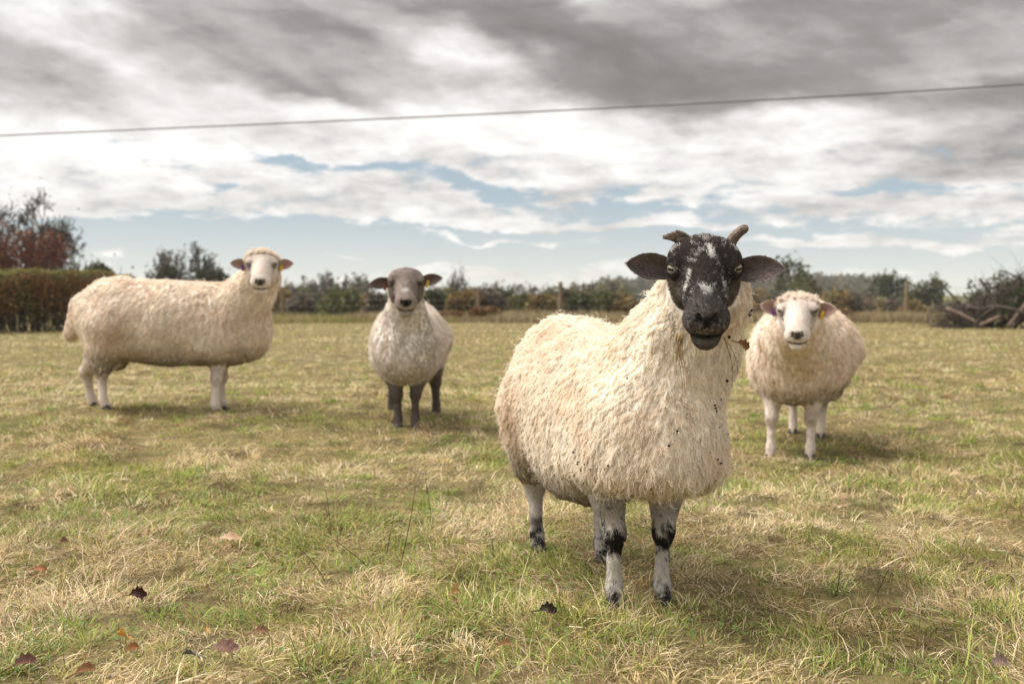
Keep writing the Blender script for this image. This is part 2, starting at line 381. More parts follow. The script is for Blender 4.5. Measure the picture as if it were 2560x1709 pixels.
def head_sdf(q, st):
    """q in head space: nose towards -Y, crown +Z, origin between the eyes"""
    m = np.stack([np.abs(q[:,0]), q[:,1], q[:,2]], 1)           # mirrored side
    fw = st.get('face_w', 1.0); mw = st.get('muzzle_w', 1.0)
    cr = st.get('crown', .012); d = ell(q, (0, 0.035, -0.012 + cr * .4), (0.066 * fw, 0.076, 0.060 + cr * .6))
    d = smin(d, ell(m, (0.036 * fw, 0.014, 0.013 + cr * .6), (0.036, 0.05, 0.034 + cr * .2)), 0.02)                       # frontal bosses
    d = smin(d, cone(q, (0, 0.0, -0.012), (0, -0.158, -0.02), 0.056 * fw, 0.036 * mw, 1.0), 0.03)      # face and muzzle
    d = smin(d, cone(q, (0, -0.02, 0.022), (0, -0.15, 0.002), 0.032, 0.024), 0.03)                    # bridge of the nose
    d = smin(d, ell(m, (0.037 * fw, 0.02, -0.045), (0.034, 0.062, 0.045)), 0.025)                     # cheeks
    d = smin(d, cone(q, (0, 0.02, -0.070), (0, -0.155, -0.064), 0.036, 0.024 * mw), 0.02)              # lower jaw
    d = smin(d, ell(q, (0, -0.176, -0.022), (0.040 * mw, 0.032, 0.034)), 0.016)                       # upper lip
    d = smin(d, ell(m, (0.024 * mw, -0.168, -0.032), (0.022, 0.03, 0.026)), 0.012)
    d = smin(d, ell(q, (0, -0.172, -0.0705), (0.027 * mw, 0.026, 0.020)), 0.018)                       # chin
    d = smin(d, ell(m, (0.055 * fw, -0.008, 0.031), (0.016, 0.028, 0.014)), 0.014)                    # brow
    e = v3(0.0575 * fw, -0.022, 0.021)
    d = smin(d, np.linalg.norm(m - e, axis=1) - 0.0195, 0.008)                                        # lids
    o = v3(0.80, -0.58, 0.10)
    d = smax(d, -ell(m, tuple(e + o * 0.018), (0.013, 0.0165, 0.0068), rotm(R(-35), 0, 0)), 0.003)     # eye opening
    d = smax(d, -ell(m, (0.054 * fw, -0.055, -0.012), (0.012, 0.02, 0.006)), 0.008)                   # tear groove
    d = smax(d, -ell(m, (0.0175 * mw, -0.205, -0.015), (0.0055, 0.016, 0.012), rotm(R(30), 0, R(28))), 0.004)    # nostril
    d = smax(d, -ell(q, (0, -0.208, -0.034), (0.0022, 0.008, 0.016)), 0.004)                          # philtrum
    d = smax(d, -ell(q, (0, -0.184, -0.0560), (0.027 * mw, 0.024, 0.0012)), 0.003)                    # mouth
    return d

def ear_mesh(Ln, W, cup, n=16, mm=11):
    u = np.linspace(0, 1, n); v = np.linspace(-1, 1, mm); Ug, Vg = np.meshgrid(u, v, indexing='ij')
    w = W * (0.30 + 0.70 * np.sin(np.pi * np.clip(Ug * 0.72 + 0.08, 0, 1)) ** 0.9) * np.clip(1 - (np.clip(Ug - 0.40, 0, 1) / 0.60) ** 2.5, 0.0, 1) ** .62
    x = Ln * Ug; z = Vg * w + 0.08 * W * np.sin(Ug * 3); y = cup * (w / W) * (1 - Vg ** 2) * (1.0 - 0.45 * Ug) + 0.10 * Ln * Ug ** 2 - 0.004 * Ug
    inner = np.stack([x, y, z], -1); th = 0.0035 * (1 - 0.6 * Ug) * np.clip(1.15 - Vg ** 4, 0.25, 1)
    outer = inner + np.stack([0 * x, th, 0 * x], -1)
    V = np.concatenate([inner.reshape(-1, 3), outer.reshape(-1, 3)]); k = n * mm
    i = (np.arange(n - 1)[:, None] * mm + np.arange(mm - 1)[None]).ravel(); f1 = np.stack([i, i + mm, i + mm + 1, i + 1], 1)
    f = [f1, f1[:, ::-1] + k]
    b = list(range(0, k, mm)) + list(range(k - mm + 1, k)) + list(range(k - 1 - mm, 0, -mm)) + list(range(mm - 2, 0, -1))
    b = np.array(b); b2 = np.roll(b, -1); f.append(np.stack([b, b2, b2 + k, b + k], 1))
    return V.astype(np.float32), np.concatenate(f), (np.arange(2 * k) < k).astype(np.float32), np.concatenate([Ug.ravel(), Ug.ravel()]), np.concatenate([Vg.ravel(), Vg.ravel()])

def face_colour(q, kind):
    """coat colours of the head in head space (q: N,3)"""
    x, t, z = q[:,0], -q[:,1], q[:,2]
    n1 = fbm(q / (0.008 if kind == 'dark' else 0.012), 5, 3); n2 = fbm(q / 0.05, 9, 3); n3 = vnoise(q / 0.0035, 31)
    def spot(cx, ct, rx, rt, rot=0.0):
        a, b = x - cx, t - ct; c, s = math.cos(R(rot)), math.sin(R(rot)); p, r_ = (a * c + b * s) / rx, (-a * s + b * c) / rt
        return np.exp(-(p * p + r_ * r_))
    white, dark = v3(0.66, 0.63, 0.60), v3(0.048, 0.038, 0.035)
    nose_pad = np.exp(-(((x) / 0.023) ** 2 + ((t - 0.208) / 0.018) ** 2 + ((z + 0.02) / 0.02) ** 2) * 1.2)
    mouth = np.exp(-((z + 0.056 - 3.0 * x * x) / 0.0042) ** 2) * sstep(0.145, 0.17, t)
    front = sstep(-0.035, 0.0, z)
    if kind == 'dark':
        w = 1.15 * spot(0.010, 0.020, 0.007, 0.022, -8) + 0.9 * spot(-0.010, 0.028, 0.006, 0.018, 25) + 0.8 * spot(0.012, 0.040, 0.007, 0.010) + 0.55 * spot(-0.012, 0.004, 0.010, 0.010)
        w = w + 0.75 * spot(-0.028, 0.075, 0.006, 0.026, 18) + 0.95 * spot(-0.036, 0.105, 0.008, 0.014, 10) + 0.85 * spot(0.034, 0.105, 0.0045, 0.034, -4) + 0.5 * spot(0.022, 0.055, 0.006, 0.010)
        w = w + 0.62 * spot(0.0, 0.150, 0.026, 0.022) + 0.4 * spot(0.0, 0.172, 0.03, 0.012) + 0.9 * spot(-0.058, -0.012, 0.010, 0.012) + 0.8 * spot(0.058, -0.012, 0.009, 0.012)
        w = w * front
        w = w + (0.55 * spot(0.0, -0.038, 0.035, 0.016) + 0.35 * spot(0, -0.06, 0.05, 0.02)) * front
        side = sstep(0.034, 0.056, np.abs(x)) * sstep(0.012, -0.015, z) * sstep(0.17, 0.10, t)
        lower = sstep(-0.055, -0.075, z) * sstep(0.10, 0.03, t)
        cheek = sstep(-0.02, -0.05, z) * 0.35
        k = np.clip((w * .80 - (n1 - 0.5) * 2.3 - 0.42) * 3.0, 0, 1)
        c = lerp(dark, white, (k * 0.95)[:, None])
        c = lerp(c, lerp(v3(0.07, 0.055, 0.05), v3(0.36, 0.30, 0.24), np.clip(n1 * 1.7 - 0.35, 0, 1)[:, None]), np.clip(side * 0.75 + lower + cheek * (n2 > 0.5), 0, 1)[:, None] * 0.8)
        c = lerp(c, v3(0.16, 0.13, 0.115), (sstep(0.0, -0.05, t) * 0.55 * n2)[:, None])
        c = lerp(c, v3(0.085, 0.075, 0.072), (sstep(0.14, 0.175, t) * .7)[:, None]); rim = np.exp(-((z + 0.035) / 0.025) ** 2) * sstep(0.15, 0.18, t) * (n3 > 0.6)
        c = lerp(c, v3(0.30, 0.28, 0.27), (rim * 0.6)[:, None])
        ch = sstep(-.058, -.068, z) * sstep(.11, .14, t); c = lerp(c, lerp(v3(.07, .062, .06), v3(.24, .22, .21), np.clip(n1 * 1.6 - .3, 0, 1)[:, None]), (ch * .35)[:, None])
    elif kind == 'grey':
        c = lerp(v3(0.20, 0.16, 0.14), v3(0.34, 0.285, 0.25), np.clip(n2 * 2.2 - 0.6 + (n1 - .5) * 1.2, 0, 1)[:, None])
        c = lerp(c, v3(0.42, 0.37, 0.33), (sstep(0.13, 0.175, t) * sstep(-0.01, -0.035, z) * 0.85)[:, None])
        c = lerp(c, v3(0.60, 0.56, 0.53), (spot(0, 0.165, 0.016, 0.012) * front * 0.9)[:, None])
        c = lerp(c, v3(0.09, 0.075, 0.07), (sstep(0.03, 0.06, np.abs(x)) * sstep(0.02, 0.10, t) * 0.4)[:, None])
    if kind == 'grey':
        ey = np.exp(-(((np.abs(x) - 0.058) / 0.02) ** 2 + ((t - 0.03) / 0.02) ** 2 + ((z - 0.019) / 0.010) ** 2)); c = lerp(c, v3(0.035, 0.03, 0.028), np.clip(ey * 1.5, 0, 1)[:, None])
    if kind == 'white':
        c = lerp(v3(0.72, 0.64, 0.57), v3(0.80, 0.73, 0.67), n2[:, None])
        c = lerp(c, v3(0.60, 0.46, 0.38), (spot(0, 0.17, 0.03, 0.02) * 0.3)[:, None])
        ey = np.exp(-(((np.abs(x) - 0.057) / 0.018) ** 2 + ((t - 0.032) / 0.022) ** 2 + ((z - 0.019) / 0.013) ** 2))
        c = lerp(c, v3(0.13, 0.105, 0.10), np.clip(ey * 1.35, 0, 1)[:, None])
        c = lerp(c, v3(0.38, 0.31, 0.27), (np.exp(-(((np.abs(x) - 0.05) / 0.014) ** 2 + ((t - 0.06) / 0.02) ** 2 + ((z + 0.012) / 0.012) ** 2)) * 0.6)[:, None])
    nos = np.exp(-(((np.abs(x) - 0.018) / 0.007) ** 2 + ((t - 0.205) / 0.012) ** 2 + ((z + 0.016) / 0.012) ** 2)); nose_pad = np.maximum(nose_pad, nos)
    if kind != 'dark': nose_pad = nose_pad * 1.35
    pad = np.clip(nose_pad * 1.8 - 0.45, 0, 1)
    c = lerp(c, v3(0.014, 0.012, 0.012) if kind != 'white' else v3(0.06, 0.045, 0.042), pad[:, None])
    c = lerp(c, v3(0.012, 0.010, 0.010) if kind == 'dark' else v3(0.05, 0.035, 0.03), np.clip(mouth * 1.2, 0, 0.95)[:, None])
    return c.astype(np.float32)

def make_sheep(label, base, yaw, s, feet, head_at, head_rot, st):
    g = np.random.default_rng(st['seed'])
    bx, by = base; bz = gz1(bx, by)
    root = empty('sheep', (bx, by, bz), yaw)
    tag(root, label, 'sheep', 'sheep standing in the pasture')
    Rw = np.array(Matrix.Rotation(yaw, 3, 'Z'), dtype=np.float32)
    def loc(p): return Rw.T @ (np.asarray(p, dtype=np.float32) - v3(bx, by, bz))
    H = loc(head_at); HR = Rw.T @ rotm(*head_rot); hs = st.get('hs', 1.0)
    fl = []
    for k, (fx, fy) in enumerate(feet):
        p = loc((fx, fy, gz1(fx, fy) - .012)); fl.append(p)
    wf = st.get('wf', 1.0); bw = st.get('bw', wf); lean = st.get('lean', 0.0)
    nb = H + (Rw.T @ rotm(head_rot[0], 0)) @ (v3(0, .075, st.get('nb_z', -.055)) * hs)
    def legs_sdf(P):
        d = None
        for k, f in enumerate(fl):
            sd = -1 if f[0] < (fl[0][0] + fl[1][0] + fl[2][0] + fl[3][0]) / 4 else 1
            sd = -1 if k in (0, 2) else 1
            z0 = f[2]; r = st.get('leg_r', 1.0) * s
            if k < 2:
                fet = (f[0], f[1] + .006*s, z0 + .062*s); knee = (f[0]*.93 + sd*.085*s*.07, f[1]*.93 - .27*s*.07, z0 + .205*s); elb = (f[0]*.4 + sd*.105*s*.6, -.27*s, .36*s)
                q = cone(P, (f[0], f[1] - .012*s, z0 + .012*s), fet, .026*r, .0225*r)
                q = smin(q, cone(P, fet, (fet[0]*.5+knee[0]*.5, fet[1]*.5+knee[1]*.5, fet[2]*.5+knee[2]*.5), .024*r, .0185*r), .012*s)
                q = smin(q, cone(P, (fet[0]*.5+knee[0]*.5, fet[1]*.5+knee[1]*.5, fet[2]*.5+knee[2]*.5), knee, .0185*r, .025*r), .012*s)
                q = smin(q, ell(P, (knee[0], knee[1] - .004*s, knee[2]), (.027*r, .029*r, .036*r)), .015*s)
                q = smin(q, cone(P, knee, elb, .026*r, .07*r), .02*s)
            else:
                fet = (f[0], f[1] + .008*s, z0 + .065*s); hock = (f[0]*.9 + sd*.11*s*.1, f[1] + .022*s, z0 + .215*s); sti = (sd*.115*s, .32*s, .40*s)
                q = cone(P, (f[0], f[1] - .012*s, z0 + .012*s), fet, .027*r, .0235*r)
                q = smin(q, cone(P, fet, hock, .021*r, .027*r), .014*s)
                q = smin(q, ell(P, (hock[0], hock[1] + .004*s, hock[2]), (.024*r, .036*r, .034*r)), .015*s)
                q = smin(q, cone(P, hock, sti, .033*r, .10*r), .025*s)
            d = q if d is None else smin(d, q, .006*s)
        return d
    def trunk_sdf(P0):
        P = P0 - v3(lean, 0, 0) * (P0[:, 1:2] < 0) * np.clip(-P0[:, 1:2] / (0.4*s), 0, 1)
        m = np.stack([np.abs(P[:,0]), P[:,1], P[:,2]], 1)
        d = ell(P, (0, .02*s, .505*s - st.get('low', 0.)*s), (.235*s*bw, .37*s, .242*s + st.get('low', 0.)*s))
        d = smin(d, ell(P, (0, -.25*s, .50*s), (.18*s*wf, .24*s, .225*s)), .10*s)
        d = smin(d, ell(P, (0, .31*s, .54*s), (.20*s*bw, .235*s, .225*s)), .10*s)
        d = smin(d, ell(P, (0, -.41*s, .455*s), (.145*s, .15*s, .165*s)), .10*s)
        d = smin(d, ell(m, (.12*s*wf, -.25*s, .43*s), (.085*s, .13*s, .135*s)), .05*s)
        d = smin(d, cone(m, (.12*s*bw, .30*s, .49*s), (.112*s*bw, .365*s, .29*s), .14*s*bw, .062*s), .05*s)
        if st.get('fringe'): d = smin(d, ell(P, (0.01*s, -.41*s, .415*s), (.16*s, .12*s, .11*s)), .07*s)
        d = smin(d, cone(P0, (0, .50*s, .60*s), (0, .575*s, .44*s), .07*s, .038*s), .035*s)
        if st.get('fringe'): d = smax(d, (.215 + .13 * sstep(.0, -.25, P[:,1] / s)) * s - P[:,2], .07*s)
        nk = st.get('neck', (.165, .105))
        b0 = v3(lean * 0.9, -.37*s, .545*s); mid = b0 * .45 + nb * .55 + v3(0, 0.02*s, -0.01*s)
        d = smin(d, cone(P0, b0, mid, nk[0]*s, (nk[0]*.45+nk[1]*.55)*s), .07*s)
        d = smin(d, cone(P0, mid, nb, (nk[0]*.45+nk[1]*.55)*s, nk[1]*s), .05*s)
        return d
    def head_field(P): return head_sdf((P - H) @ HR / hs, st) * hs
    def trunk_only(P):
        d = trunk_sdf(P)
        return d
    h = st['h']; ext = 0.5*s
    lo = v3(-.42*s, -.72*s, -.03); hi = v3(.42*s, .72*s, .86*s)
    lo = np.minimum(lo, nb - .17*s); hi = np.maximum(hi, nb + .17*s); lo = np.minimum(lo, np.min(fl, 0) - .05); hi = np.maximum(hi, np.max(fl, 0) + .05)
    V, Q = surface_nets(lambda P: smin(trunk_only(P), legs_sdf(P), .035*s), lo, hi, h)
    N = vnormals(V, Q); trunkish = np.clip((legs_sdf(V) - trunk_sdf(V)) / (.02*s), 0, 1)
    lump = fbm(V / (np.array([.07, .07, .15]) * s), st['seed'], 3) - .5; lump2 = fbm(V / (np.array([.022, .022, .06]) * s), st['seed'] + 5, 2) - .5
    V = (V + N * (trunkish * (lump * st.get('lump', .03) + lump2 * .013) * s)[:, None]).astype(np.float32); N = vnormals(V, Q)
    dl = legs_sdf(V); dt = trunk_sdf(V); isleg = np.clip((dt - dl) / (.02*s), 0, 1) * sstep(.36*s, .30*s, V[:,2])
    hh = st['hh']
    c8 = np.array([(a, b, c) for a in (-.12, .12) for b in (-.25, .14) for c in (-.13, .12)], dtype=np.float32) * hs
    VH, QH = surface_nets(lambda q: head_sdf(q / hs, st) * hs, c8.min(0), c8.max(0), hh)
    qh = VH / hs; NHl = vnormals(VH, QH); colH = face_colour(qh, st['face'])
    VHw = VH @ HR.T + H; NH = NHl @ HR.T
    # leg and trunk colours
    woolc = v3(*st['wool']); n_ = fbm(V / (.06*s), 3, 3)
    colT = np.tile(woolc * 0.95, (len(V), 1))
    def leg_colour(p):
        z = p[:,2] / s; a = fbm(p / (.016*s), 41, 3); a2 = fbm(p / (.045*s), 47, 2)
        if st['legs'] == 'spotted':
            c = lerp(v3(0.50, 0.46, 0.43), v3(0.64, 0.60, 0.56), a2[:, None])
            fw_ = (p[:,1] < fl[0][1] + 0.10*s)
            knee = np.exp(-((z - .192) / .034) ** 2) * fw_ * (.75 + .5 * (p[:,1] < fl[0][1] - .005*s))
            low = sstep(.115, .055, z) * 0.62
            kk = np.clip((knee * 1.0 + low - (a - 0.5) * 2.5 - 0.42) * 4.5, 0, 1)
            kk = np.maximum(kk, np.clip((a2 - .63) * 9, 0, .8) * sstep(.3, .2, z))
            c = lerp(c, v3(0.022, 0.02, 0.02), kk[:, None])
            c = lerp(c, v3(0.20, 0.17, 0.15), (sstep(.22, .30, z) * 0.45)[:, None])
        elif st['legs'] == 'dark':
            c = lerp(v3(0.075, 0.06, 0.052), v3(0.16, 0.13, 0.115), a[:, None]); c = lerp(c, v3(0.24, 0.20, 0.17), sstep(.2, .3, z)[:, None] * .7)
        else:
            c = lerp(v3(0.68, 0.59, 0.52), v3(0.82, 0.74, 0.67), a2[:, None])
            c = lerp(c, v3(0.26, 0.18, 0.12), (np.exp(-((z - .20) / .04) ** 2) * np.clip(a * 2 - .6, 0, 1) * 0.8)[:, None])
            c = lerp(c, v3(0.30, 0.22, 0.15), (sstep(.07, .02, z) * 0.6)[:, None])
        return c.astype(np.float32)
    colT = lerp(colT, leg_colour(V), isleg[:, None])
    # ears (same mesh)
    ears_V, ears_Q, ears_C, ear_frames = [], [], [], []
    for sd in (-1, 1):
        EL, EW = st.get('ear', (.095, .030)); up, fwd, twist = st['ear_ang'][0 if sd < 0 else 1]
        ve, fe, inn, uu, vv = ear_mesh(EL, EW, .024)
        ve = ve * hs
        Mx = np.array(Matrix.Rotation(R(-fwd), 3, 'Z') @ Matrix.Rotation(R(-up), 3, 'Y') @ Matrix.Rotation(R(twist), 3, 'X'), dtype=np.float32)
        ve = ve @ Mx.T
        if sd < 0: ve = ve * v3(-1, 1, 1); fe = fe[:, ::-1]
        off = v3(sd * .050 * st.get('face_w', 1), .030 , .022) * hs + HR.T @ (v3(0, 0, -st.get('ear_drop', .018)) * hs)
        # ears are set level in the picture whatever the tilt of the face: undo the pitch of the head
        U = HR @ rotm(0, -head_rot[1] * 0.92, 0)
        vl = ve @ U.T + (HR @ off + H)
        a = fbm(ve / .008, 7, 2)
        if st['face'] == 'dark': ci, co = lerp(v3(.15, .12, .116), v3(.30, .245, .235), a[:, None]), lerp(v3(.11, .10, .096), v3(.32, .295, .285), (a * .9)[:, None])
        elif st['face'] == 'grey': ci, co = lerp(v3(.19, .14, .125), v3(.26, .20, .18), a[:, None]), np.tile(v3(.25, .205, .18), (len(ve), 1))
        else: ci, co = lerp(v3(.44, .28, .245), v3(.58, .42, .37), a[:, None]), np.tile(v3(.62, .54, .48), (len(ve), 1))
        edge = np.clip((np.abs(vv) - .72) * 4, 0, 1) * .75 + np.clip((uu - .85) * 5, 0, 1) * .6
        ce = lerp(lerp(co, ci, inn[:, None]), co, np.clip(edge, 0, 1)[:, None])
        ears_V.append(vl); ears_Q.append(fe); ears_C.append(ce.astype(np.float32)); ear_frames.append((HR @ off + H, U, Mx, sd))
    n0, n1 = len(V), len(VHw)
    allV = np.concatenate([V, VHw] + ears_V); k = n0 + n1; QE = []
    for ev, eq in zip(ears_V, ears_Q): QE.append(eq + k); k += len(ev)
    body = mesh_np('body', allV, [Q, QH + n0] + QE, M_SKIN, root, np.concatenate([colT, colH] + ears_C))
    # ------ fleece
    jaw = V @ np.eye(3, dtype=np.float32); qhd = (V - H) @ HR / hs
    w = (1 - isleg) * (head_sdf(qhd, st) > 0.004)
    rt, nr, T, B = sample_surface(V, Q, N, np.clip(w, 0, 1) + 1e-6, st['n_wool'], g)
    keep = (w[T] * B[..., 0]).sum(1) > 0.35; rt, nr = rt[keep], nr[keep]
    zz = rt[:,2] / s; belly = sstep(.34, .25, zz); neckw = sstep(-.30, -.44, rt[:,1] / s) * sstep(.52, .62, zz)
    Lw = st['wool_len'] * s * (1 - .25 * belly - .25 * neckw) * (0.8 + .4 * fbm(rt / (.08*s), 77, 2))
    if st.get('fringe'): Lw = Lw * (1 + .7 * np.exp(-((zz - .33) / .07) ** 2) * sstep(-.2, -.35, rt[:,1] / s))
    Lw = Lw * (1 - .75 * np.clip((.30 - zz) * 8, 0, 1) * (np.abs(legs_sdf(rt)) < .05*s))
    tint = fbm(rt / (.11*s), 51, 3); tint2 = fbm(rt / (.03*s), 57, 2)
    cw = woolc * (0.86 + .28 * tint2[:, None]); cw = lerp(cw, v3(*st['tan']), (np.clip((tint - .42) * 2.6, 0, 1) * .55)[:, None])
    dirt_shade = np.clip(sstep(.40, .26, zz) * (0.35 + .8 * tint) + sstep(.31, .23, zz) * .4, 0, 1) * st.get('dirt_shade', .75)  # belly darkening: real dirt plus underside shading put into the wool colour
    cw = lerp(cw, v3(.17, .125, .085), dirt_shade[:, None])
    cw = cw * g.uniform(.82, 1.14, (len(rt), 1))
    if st['face'] == 'grey':
        gm = sstep(-.33, -.42, rt[:,1] / s) * .45 * np.clip(tint * 1.6 - .1, 0, 1); cw = lerp(cw, v3(.34, .29, .25), gm[:, None])
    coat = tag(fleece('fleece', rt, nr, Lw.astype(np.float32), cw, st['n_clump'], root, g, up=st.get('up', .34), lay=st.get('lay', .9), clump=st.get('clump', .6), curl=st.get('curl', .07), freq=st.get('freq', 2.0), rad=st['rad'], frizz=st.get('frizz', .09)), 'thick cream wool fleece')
    # stray fibres standing off the outline
    ns = st['n_wool'] // 70; ii = g.choice(len(rt), ns, replace=False)
    tag(fleece('stray_fibre', rt[ii], nr[ii], (Lw[ii] * 1.25).astype(np.float32), cw[ii] * 1.1, ns, coat, g, K=9, up=1.1, lay=.5, clump=0, curl=.22, freq=1.6, rad=st['rad'] * .55), kind='stuff')
    # ------ wool on the head
    ql = qh; t_ = -ql[:,1]
    if st['face'] == 'white':
        wc = sstep(.012, -.015, t_) * sstep(.025, .045, ql[:,2]) + sstep(-.005, -.035, t_) * sstep(-.02, .02, ql[:,2]) + sstep(-.005, -.04, t_)
        wc = np.clip(wc + sstep(.05, .0, t_) * sstep(-.03, -.06, ql[:,2]), 0, 1)
    elif st['face'] == 'grey': wc = np.clip(sstep(-.03, -.06, t_) * sstep(.05, -.02, ql[:,2]), 0, 1)
    else: wc = np.clip(sstep(-.045, -.075, t_) * sstep(.03, -.03, ql[:,2]), 0, 1)
    if wc.max() > .1:
        r2, n2, T2, B2 = sample_surface(VHw, QH, NH, wc + 1e-6, st['n_wool'] // 6, g)
        c2 = woolc * g.uniform(.84, 1.12, (len(r2), 1)); L2 = np.full(len(r2), st.get('cap_len', .03) * s, np.float32) * (.4 + .6 * (wc[T2] * B2[..., 0]).sum(1))
        tag(fleece('head_wool', r2, n2, L2, c2, st['n_clump'] // 6, root, g, up=.75, lay=.6, clump=.75, curl=.14, rad=st['rad']), 'short curly wool on the head')
    # ------ short hair on face, ears and legs
    hw = np.clip(1 - wc, 0, 1) * (1 - np.clip(np.exp(-((t_ - .212) / .016) ** 2) * 1.4 * (np.abs(ql[:,0]) < .022), 0, 1))
    e_ = np.abs(ql[:,0]); hw = hw * (np.sqrt((e_ - .066) ** 2 + (t_ - .036) ** 2 + (ql[:,2] - .023) ** 2) > .013)
    nf = st['n_face']
    r3, n3, T3, B3 = sample_surface(VHw, QH, NH, hw + 1e-6, nf, g)
    q3 = (r3 - H) @ HR / hs; c3 = face_colour((q3 + g.normal(0, .002, q3.shape)).astype(np.float32), st['face']) * g.uniform(.7, 1.35, (nf, 1))
    bd = HR @ v3(0, .9, -.25)
    hl = .0085 * hs * (0.7 + .7 * g.random(nf)) * (1 + 1.2 * sstep(.0, -.05, -q3[:,1])) * (1 - .5 * sstep(.13, .19, -q3[:,1]))
    P3 = [(r3, n3, hl.astype(np.float32), c3, tuple(bd))]
    lw = isleg * (V[:,2] > .02*s)
    r4, n4, T4, B4 = sample_surface(V, Q, N, lw + 1e-6, nf // 2, g); c4 = leg_colour((r4 + g.normal(0, .004, r4.shape)).astype(np.float32)) * g.uniform(.78, 1.25, (len(r4), 1))
    P3.append((r4, n4, np.full(len(r4), .009 * s, np.float32), c4, (0, .1, -1)))
    for ev, eq, ec, fr in zip(ears_V, ears_Q, ears_C, ear_frames):
        ne = vnormals(ev, eq); r5, n5, T5, B5 = sample_surface(ev, eq, ne, np.ones(len(ev)), nf // 16, g)
        c5 = (ec[T5] * B5).sum(1) * g.uniform(.7, 1.5, (len(r5), 1))
        P3.append((r5, n5, np.full(len(r5), .0065 * hs, np.float32), c5, tuple(fr[1] @ v3(fr[3], 0, 0))))
    pts, rads, cols = [], [], []
    for rt_, nn, ll, cc, bk in P3:
        gdir = lay_dir(nn, np.tile(v3(*bk), (len(nn), 1)) + g.normal(0, .22, nn.shape).astype(np.float32)); t = np.linspace(0, 1, 4, dtype=np.float32)[None, :, None]
        pts.append(rt_[:, None] + ll[:, None, None] * (nn[:, None] * .38 * t * (1 - .3 * t) + gdir[:, None] * t * .95)); cols.append(cc)
        rads.append(st['rad_h'] * (1 - .7 * t[..., 0]) * np.ones((len(nn), 1)))
    tag(curves_obj('short_hair', np.concatenate(pts), np.concatenate(rads), np.concatenate(cols), M_HAIR, root), 'short hair on face, ears and legs')
    # ------ eyes
    for sd in (-1, 1):
        e = v3(sd * .0575 * st.get('face_w', 1.0), -.022, .021) * hs; rr = .0168 * hs
        th, ph = np.meshgrid(np.linspace(0, np.pi, 33), np.linspace(0, 2 * np.pi, 48, endpoint=False), indexing='ij')
        sv = np.stack([np.sin(th) * np.cos(ph), np.sin(th) * np.sin(ph), np.cos(th)], -1).reshape(-1, 3)
        i = (np.arange(32)[:, None] * 48 + np.arange(48)[None]); j = (np.arange(32)[:, None] * 48 + (np.arange(48)[None] + 1) % 48)
        f = np.stack([i, i + 48, j + 48, j], -1).reshape(-1, 4)
        o_ = unit(v3(sd * .66, -.74, .05)[None])[0]; horiz = np.cross(v3(0, 0, 1), o_); vert = np.cross(o_, horiz)
        fr_, hz_, vt_ = sv @ o_, sv @ horiz, sv @ vert
        iris = (fr_ > .62); pup = iris & ((np.abs(hz_) / .5) ** 4 + (np.abs(vt_) / .20) ** 4 < 1)
        ec = np.tile(v3(.10, .085, .07), (len(sv), 1)); ec[iris] = v3(*st.get('iris', (.62, .52, .30))); ec[iris & (fr_ < .72)] = v3(.28, .22, .12); ec[pup] = v3(.008, .008, .01)
        ey = mesh_np('eye', (sv * rr + e) @ HR.T + H, [f], M_EYE, root, ec)
    # ------ hooves: two claws each
    for k, f in enumerate(fl):
        cv, cf, nv = [], [], 0
        for sd in (-1, 1):
            a = np.linspace(0, 2 * np.pi, 12, endpoint=False); r_ = st.get('leg_r', 1) * s
            for lev, (zz_, sx, sy, oy) in enumerate(((-.012, .0155, .033, -.006), (.018, .0145, .028, -.002), (.036, .010, .018, .004))):
                cv.append(np.stack([f[0] + sd * .0135 * r_ + np.cos(a) * sx * r_, f[1] - .012*s + oy * s + np.sin(a) * sy * r_, np.full(12, f[2] + zz_ * s)], 1))
            for lev in range(2):
                i = np.arange(12); j = (i + 1) % 12; cf.append(np.stack([i, j, j + 12, i + 12], 1) + nv + lev * 12)
            nv += 36
        mesh_np('hoof', np.concatenate(cv), [np.concatenate(cf)], M_HOOF, root)
    # ------ ear tags
    for (pos, U, Mx, sd), tagc in zip(ear_frames, st.get('tags', (None, None))):
        if not tagc: continue
        tl, tw = .027 * hs, .0068 * hs
        bv = []
        for yy in (-.0012, .0012):
            bv += [(-tw * .6, yy, .006), (tw * .6, yy, .006), (tw, yy, -.008), (tw, yy, -tl), (-tw, yy, -tl), (-tw, yy, -.008)]
        bv = np.array(bv, dtype=np.float32); bf4 = [np.array([[i, (i + 1) % 6, (i + 1) % 6 + 6, i + 6] for i in range(6)])]; bf6 = [np.array([[5, 4, 3, 2, 1, 0], [6, 7, 8, 9, 10, 11]])]
        off = Mx @ (v3(.045, .006, -.004) * hs); off[0] *= sd; off[1] -= .006
        bv = bv @ rotm(0, 0, R(12 * sd)).T
        mesh_np('ear_tag', (bv + off) @ U.T + pos, bf4 + bf6, M_TAG[tagc], root, smooth=False)['label'] = tagc + ' plastic ear tag'
    return dict(root=root, H=H, HR=HR, hs=hs, V=V, N=N, Q=Q, w=w, loc=loc, Rw=Rw, base=v3(bx, by, bz), Lw=Lw, rt=rt, nr=nr, hornY=float(head_at[1]) + .03, mouthY=float(head_at[1]) - .135)

